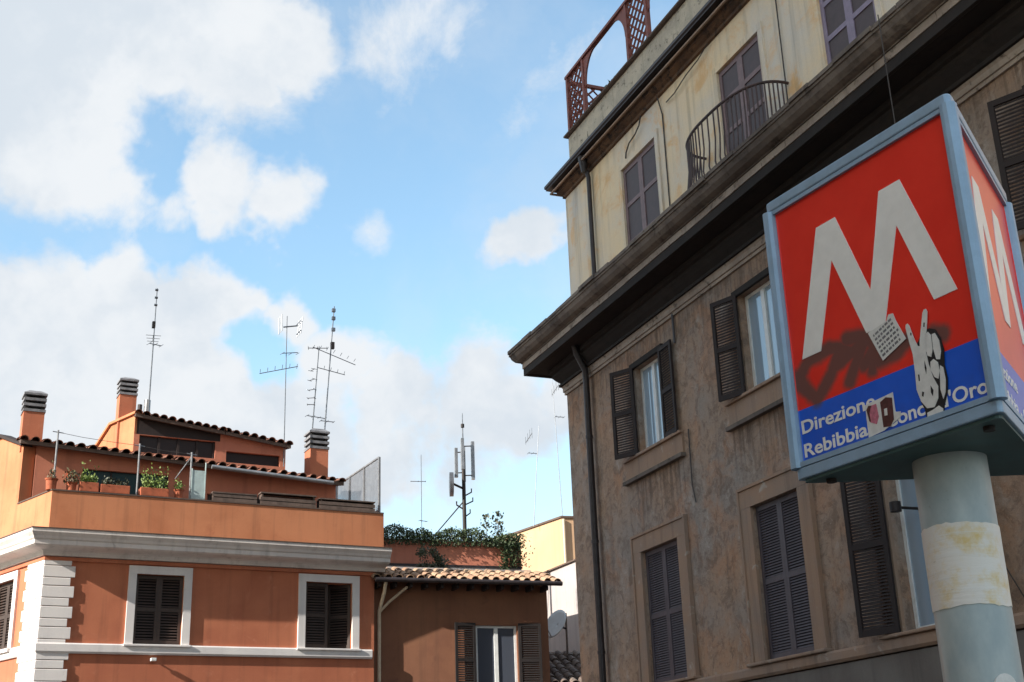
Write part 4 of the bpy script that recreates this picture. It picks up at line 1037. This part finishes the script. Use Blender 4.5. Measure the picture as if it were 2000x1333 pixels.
    for pl in ([(.697, 3.03), (.703, 3.028), (.701, 3.005), (.696, 3.006)], [(.704, 2.965), (.712, 2.96), (.706, 2.945), (.700, 2.95)], [(.735, 3.07), (.739, 3.04), (.734, 3.02), (.731, 3.045)], [(.745, 2.975), (.755, 2.955), (.748, 2.935), (.742, 2.95)], [(.69, 3.19), (.695, 3.187), (.694, 3.178), (.689, 3.18)], [(.757, 3.205), (.762, 3.203), (.758, 3.188), (.753, 3.19)]):
        MB().plate(pl, -.0070, -.0065).build('ink_mark', 'sticker_black', hd)
# pole
def pole_mat():
    m, T = newmat('pole_paint')
    co = T.n('ShaderNodeTexCoord').outputs['Object']
    n1 = T.noise(T.scale(co, (1, 1, .5)), 7, 7, .65)
    col = T.mix(T.step(n1, .35, .68), lin(160, 176, 180), lin(182, 194, 194))
    n2 = T.noise(co, 40, 5, .7)
    col = T.mix(T.step(n2, .64, .74, 0, .4), col, lin(110, 106, 100))
    return finish(m, T, col, .42, n1, .05, .005)
pole_mat()
def sleeve_mat():
    m, T = newmat('torn_paper')
    co = T.n('ShaderNodeTexCoord').outputs['Object']
    n1 = T.noise(T.scale(co, (5, 5, 60)), 1.0, 8, .7, .5)
    n2 = T.noise(co, 11, 6, .65)
    col = T.mix(T.step(n2, .45, .75), lin(236, 232, 224), lin(226, 200, 132))
    col = T.mix(T.step(n1, .55, .68, 0, .55), col, lin(236, 234, 230))
    col = T.mix(T.step(T.noise(T.scale(co, (7, 7, 50)), 1.2, 7, .75), .64, .7, 0, .6), col, lin(130, 120, 108))
    return finish(m, T, col, .75, n1, .6, .004)
sleeve_mat()
MB().tube([(0, 0, 0.0), (0, 0, 2.79)], .132, 40).build('pole', 'pole_paint', M, True)
sm = MB(); n = 48
for z_ in range(7):
    for k in range(n):
        g = 2 * math.pi * k / n; zz = 2.245 + (2.533 - 2.245) * z_ / 6
        if z_ == 0: zz += .004 * math.sin(3 * g + 1) + rnd.uniform(-.003, .003)
        if z_ == 6: zz += .005 * math.sin(2 * g) + rnd.uniform(-.003, .003)
        rr = .1345 + rnd.uniform(-.0006, .0008)
        sm.v.append((math.cos(g) * rr, math.sin(g) * rr, zz))
for z_ in range(6):
    for k in range(n):
        w_ = (k + 1) % n; sm.f.append((z_ * n + k, z_ * n + w_, (z_ + 1) * n + w_, (z_ + 1) * n + k))
sm.build('torn_poster', 'torn_paper', M, True, label='torn whitish yellow poster remains wrapped round the pole')
g0 = math.atan2(-4.58, -1.59) + .55
MB().tube([(math.cos(g0) * .12, math.sin(g0) * .12, 1.975), (math.cos(g0) * .1345, math.sin(g0) * .1345, 1.975)], .04, 20).build('round_sticker', 'sticker_white', M)
MB().tube([(0, 0, 0), (0, 0, .02)], .22, 30).build('base_plate', 'zinc', M, True)

# ================================================================== unseen block added and stepped to shade the weathered facade and the sign
BLK = thing('shade_block', 'unseen stepped cream block added across the street to shade the weathered building', 'building', (-11.6, 19.2, 0), math.atan2(-.92768, .37337))
steps = ((0.0, 13.9, 26.3), (13.9, 16.8, 19.6), (16.8, 26.0, 7.6))
for a_, b_, h_ in steps:
    wl = MB().box(a_ + .001, b_, -8, 0, 0, h_).build('wall', 'cream_stucco', BLK)
    MB().box(a_ + .001, b_, -8, .35, h_ + .001, h_ + .4).build('cornice', 'grey_trim', wl)
for i in range(6):
    for k in range(5):
        x0, z0 = 1.4 + 4 * i, 4.2 + 4 * k
        top = next(h for a_, b_, h in steps if a_ <= x0 < b_)
        if z0 + 2.5 > top or (x0 < 13.9 < x0 + 2) or (x0 < 16.8 < x0 + 2): continue
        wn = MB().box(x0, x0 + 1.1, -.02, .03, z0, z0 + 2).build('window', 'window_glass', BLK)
        MB().box(x0 - .6, x0 - .02, .002, .05, z0, z0 + 2).build('shutter', 'dark_shutter', wn)
        MB().box(x0 + 1.12, x0 + 1.7, .002, .05, z0, z0 + 2).build('shutter', 'dark_shutter', wn)
